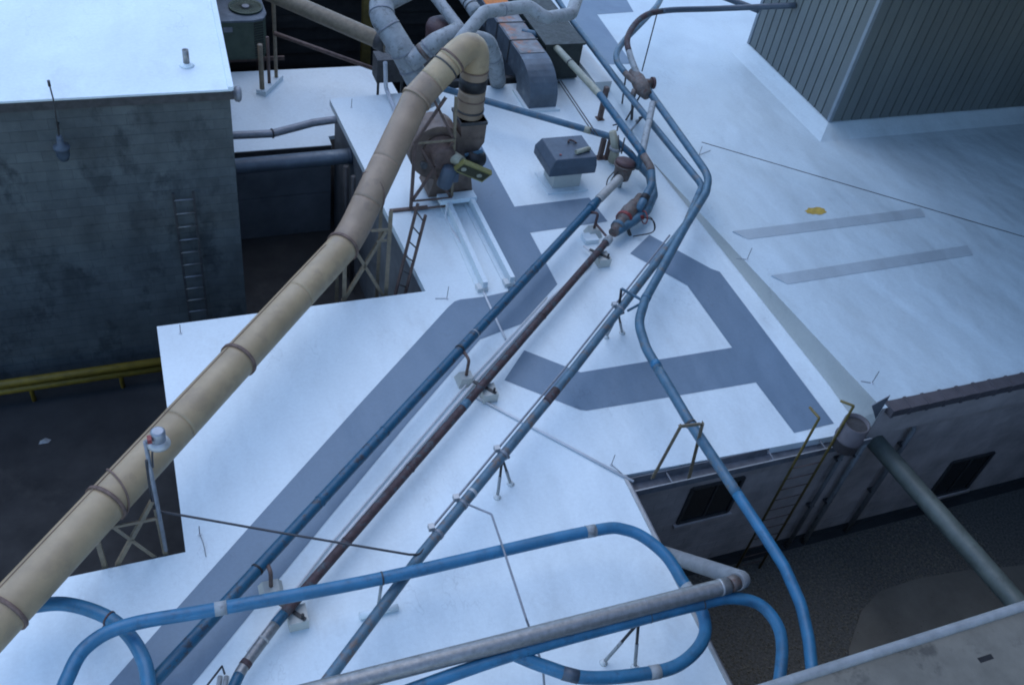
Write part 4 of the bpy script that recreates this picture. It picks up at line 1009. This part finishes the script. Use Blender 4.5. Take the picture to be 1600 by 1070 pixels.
# pipes between left building and the centre wall
pipe('sagging_grey_pipe', 'bent grey pipe above the annex roof from the left building to the centre wall', [P(340,213,.0), P(425,209,.0), P(490,192,.0), P(525,187,.0)], r=.085, mat='conduit', fil=.4, bands=((425,209,.03,1.25,'steel','hanger'),))
T,_,_ = pipe('weathered_cross_pipe', 'thick weathered grey pipe crossing the alley into the centre wall', [PY(340,263,17.6), PY(556,243,17.6)], r=.17, mat='ductgrey', n=18, bands=((545,244,.14,1.04,'hood','coupling'),))
v = MB(); a = PX(528,235,ap.x+.12)
tag(MB().tube([(ap.x-.04,17.2,-.55), (ap.x-.04,17.0,GROUND)], .06, 10).tube([(ap.x-.02,16.6,-.4), (ap.x-.02,16.5,GROUND)], .05, 10).build('wall_conduit', M['steel']), 'pair of dark pipes dropping down the centre wall in the alley', 'pipe')

# ============================================================ SKYLIGHT / VENT HOOD
zb, zt = .48, .86; hx0, hx1 = P(857.5,277,zb).x, P(929.7,270,zb).x; hy0, hy1 = P(893,274,zb).y, P(870,214,zt).y+.04
HD = thing('roof_vent_hood', 'slate grey square vent hood on a white curb', 'vent hood', ((hx0+hx1)/2,(hy0+hy1)/2,0))
ii = .12
vb = [(hx0,hy0,zb),(hx1,hy0,zb),(hx1,hy1,zb),(hx0,hy1,zb),(hx0,hy0,zb+.2),(hx1,hy0,zb+.2),(hx1,hy1,zb+.2),(hx0,hy1,zb+.2),(hx0+ii,hy0+.05,zt),(hx1-.02,hy0+.05,zt),(hx1-.02,hy1-.04,zt),(hx0+ii,hy1-.04,zt)]
hb = MB().add(vb, [(3,2,1,0),(0,1,5,4),(1,2,6,5),(2,3,7,6),(3,0,4,7),(4,5,9,8),(5,6,10,9),(6,7,11,10),(7,4,8,11),(8,9,10,11)]).build('hood', M['hood'], HD)
bv = hb.modifiers.new('bevel', 'BEVEL'); bv.width = .018; bv.segments = 2
MB().box((hx0+.24,hy0+.2,0), (hx1-.2,hy1-.2,zb+.05)).build('curb', M['cant'], HD)
MB().prism([(hx0+.08,hy0+.04),(hx1-.05,hy0+.04),(hx1-.05,hy1-.08),(hx0+.08,hy1-.08)], 0, .03).build('flange', M['membrane'], HD)
a, b = P(900,238,zt+.05), P(921,232,zt+.05)
tag(MB().tube([a,b], .05, 12).build('pipe_offcut', M['cream']), 'short tan pipe offcut lying on the vent hood', 'pipe offcut')
a = P(892,222,zt+.04)
tag(MB().tube(spline([a+Vector((-.06,0,0)), a+Vector((0,.08,0)), a+Vector((.08,.02,0)), a+Vector((.1,-.06,0))],5), .022, 8).build('rusty_hook', M['rustpipe']), 'small rusty hook lying on the vent hood', 'hook')
a = P(876,242,zt+.01)
MB().lathe([(.03,0),(.02,.012)], a, n=8).build('rust_spot', M['red'], HD)

# ============================================================ YARD LADDER, RAIN DRUM, WALL PIPES
YLD = thing('yellow_wall_ladder', 'yellow ladder on the yard wall with hooked tops over the gutter', 'ladder', (10.2,YW-.36,GROUND))
yy = YW-.36
t1 = PY(1280,653,yy); t2 = PY(1334,634,yy)
h1 = P(1265,636,t1.z); h2 = P(1313,626,t2.z)
for tp, hk in ((t1,h1),(t2,h2)):
    MB().tube(fillet([Vector((tp.x,yy,GROUND)), tp, hk], .02), .022, 8).build('stile', M['yellowdim'], YLD)
z = GROUND+.3
while z < -.1:
    MB().tube([(t1.x,yy,z),(t2.x,yy,z)], .010, 6).build('rung', M['brownsteel'], YLD); z += .3
dc = PY(1333,672,YW-.42)
RD = thing('rain_drum', 'rusty round drum collector at the gutter end', 'drum', (dc.x,YW-.42,-.5))
MB().lathe([(.2,-.42),(.22,-.40),(.22,-.2),(.235,-.19),(.235,-.16),(.22,-.15),(.22,.18),(.19,.18),(.19,.1)], (dc.x,YW-.42,dc.z+.0), n=24).build('drum', M['coping'], RD)
MB().lathe([(.188,.0),(.188,.12)], (dc.x,YW-.42,dc.z), n=24).build('lid', M['steel'], RD)
a, b, c = PY(1368,655,YW-.2), PY(1391,618,YW-.2), PY(1362,634,YW-.2)
tag(MB().add([a,b,c,a+Vector((.02,.02,0)),b+Vector((.02,.02,0)),c+Vector((.02,.02,0))], [(0,1,2),(5,4,3),(0,3,4,1),(1,4,5,2),(2,5,3,0)]).build('metal_fin', M['gutter']), 'bent metal fin standing at the end of the cant strip', 'flashing')
for k, (x, rr, mt, lab) in enumerate(((10.75,.04,'rim','thin grey drain pipe on the yard wall beside the yellow ladder'),(11.15,.05,'insul','pale drain pipe on the yard wall below the drum'),(12.2,.05,'rim','grey drain pipe on the yard wall right of the thick pale pipe'))):
    o = thing('wall_drain', lab, 'drain pipe', (x,YW-.08,GROUND), 'drain pipes on the yard wall')
    MB().tube([(x,YW-.08,GROUND),(x,YW-.08,-.35),(x,YW-.02,-.25)], rr, 10).build('tube', M[mt], o)
    for z in (-.8,-2.2): MB().box((x-rr-.02,YW-.1,z), (x+rr+.02,YW+.008,z+.04)).build('strap', M['steel'], o)
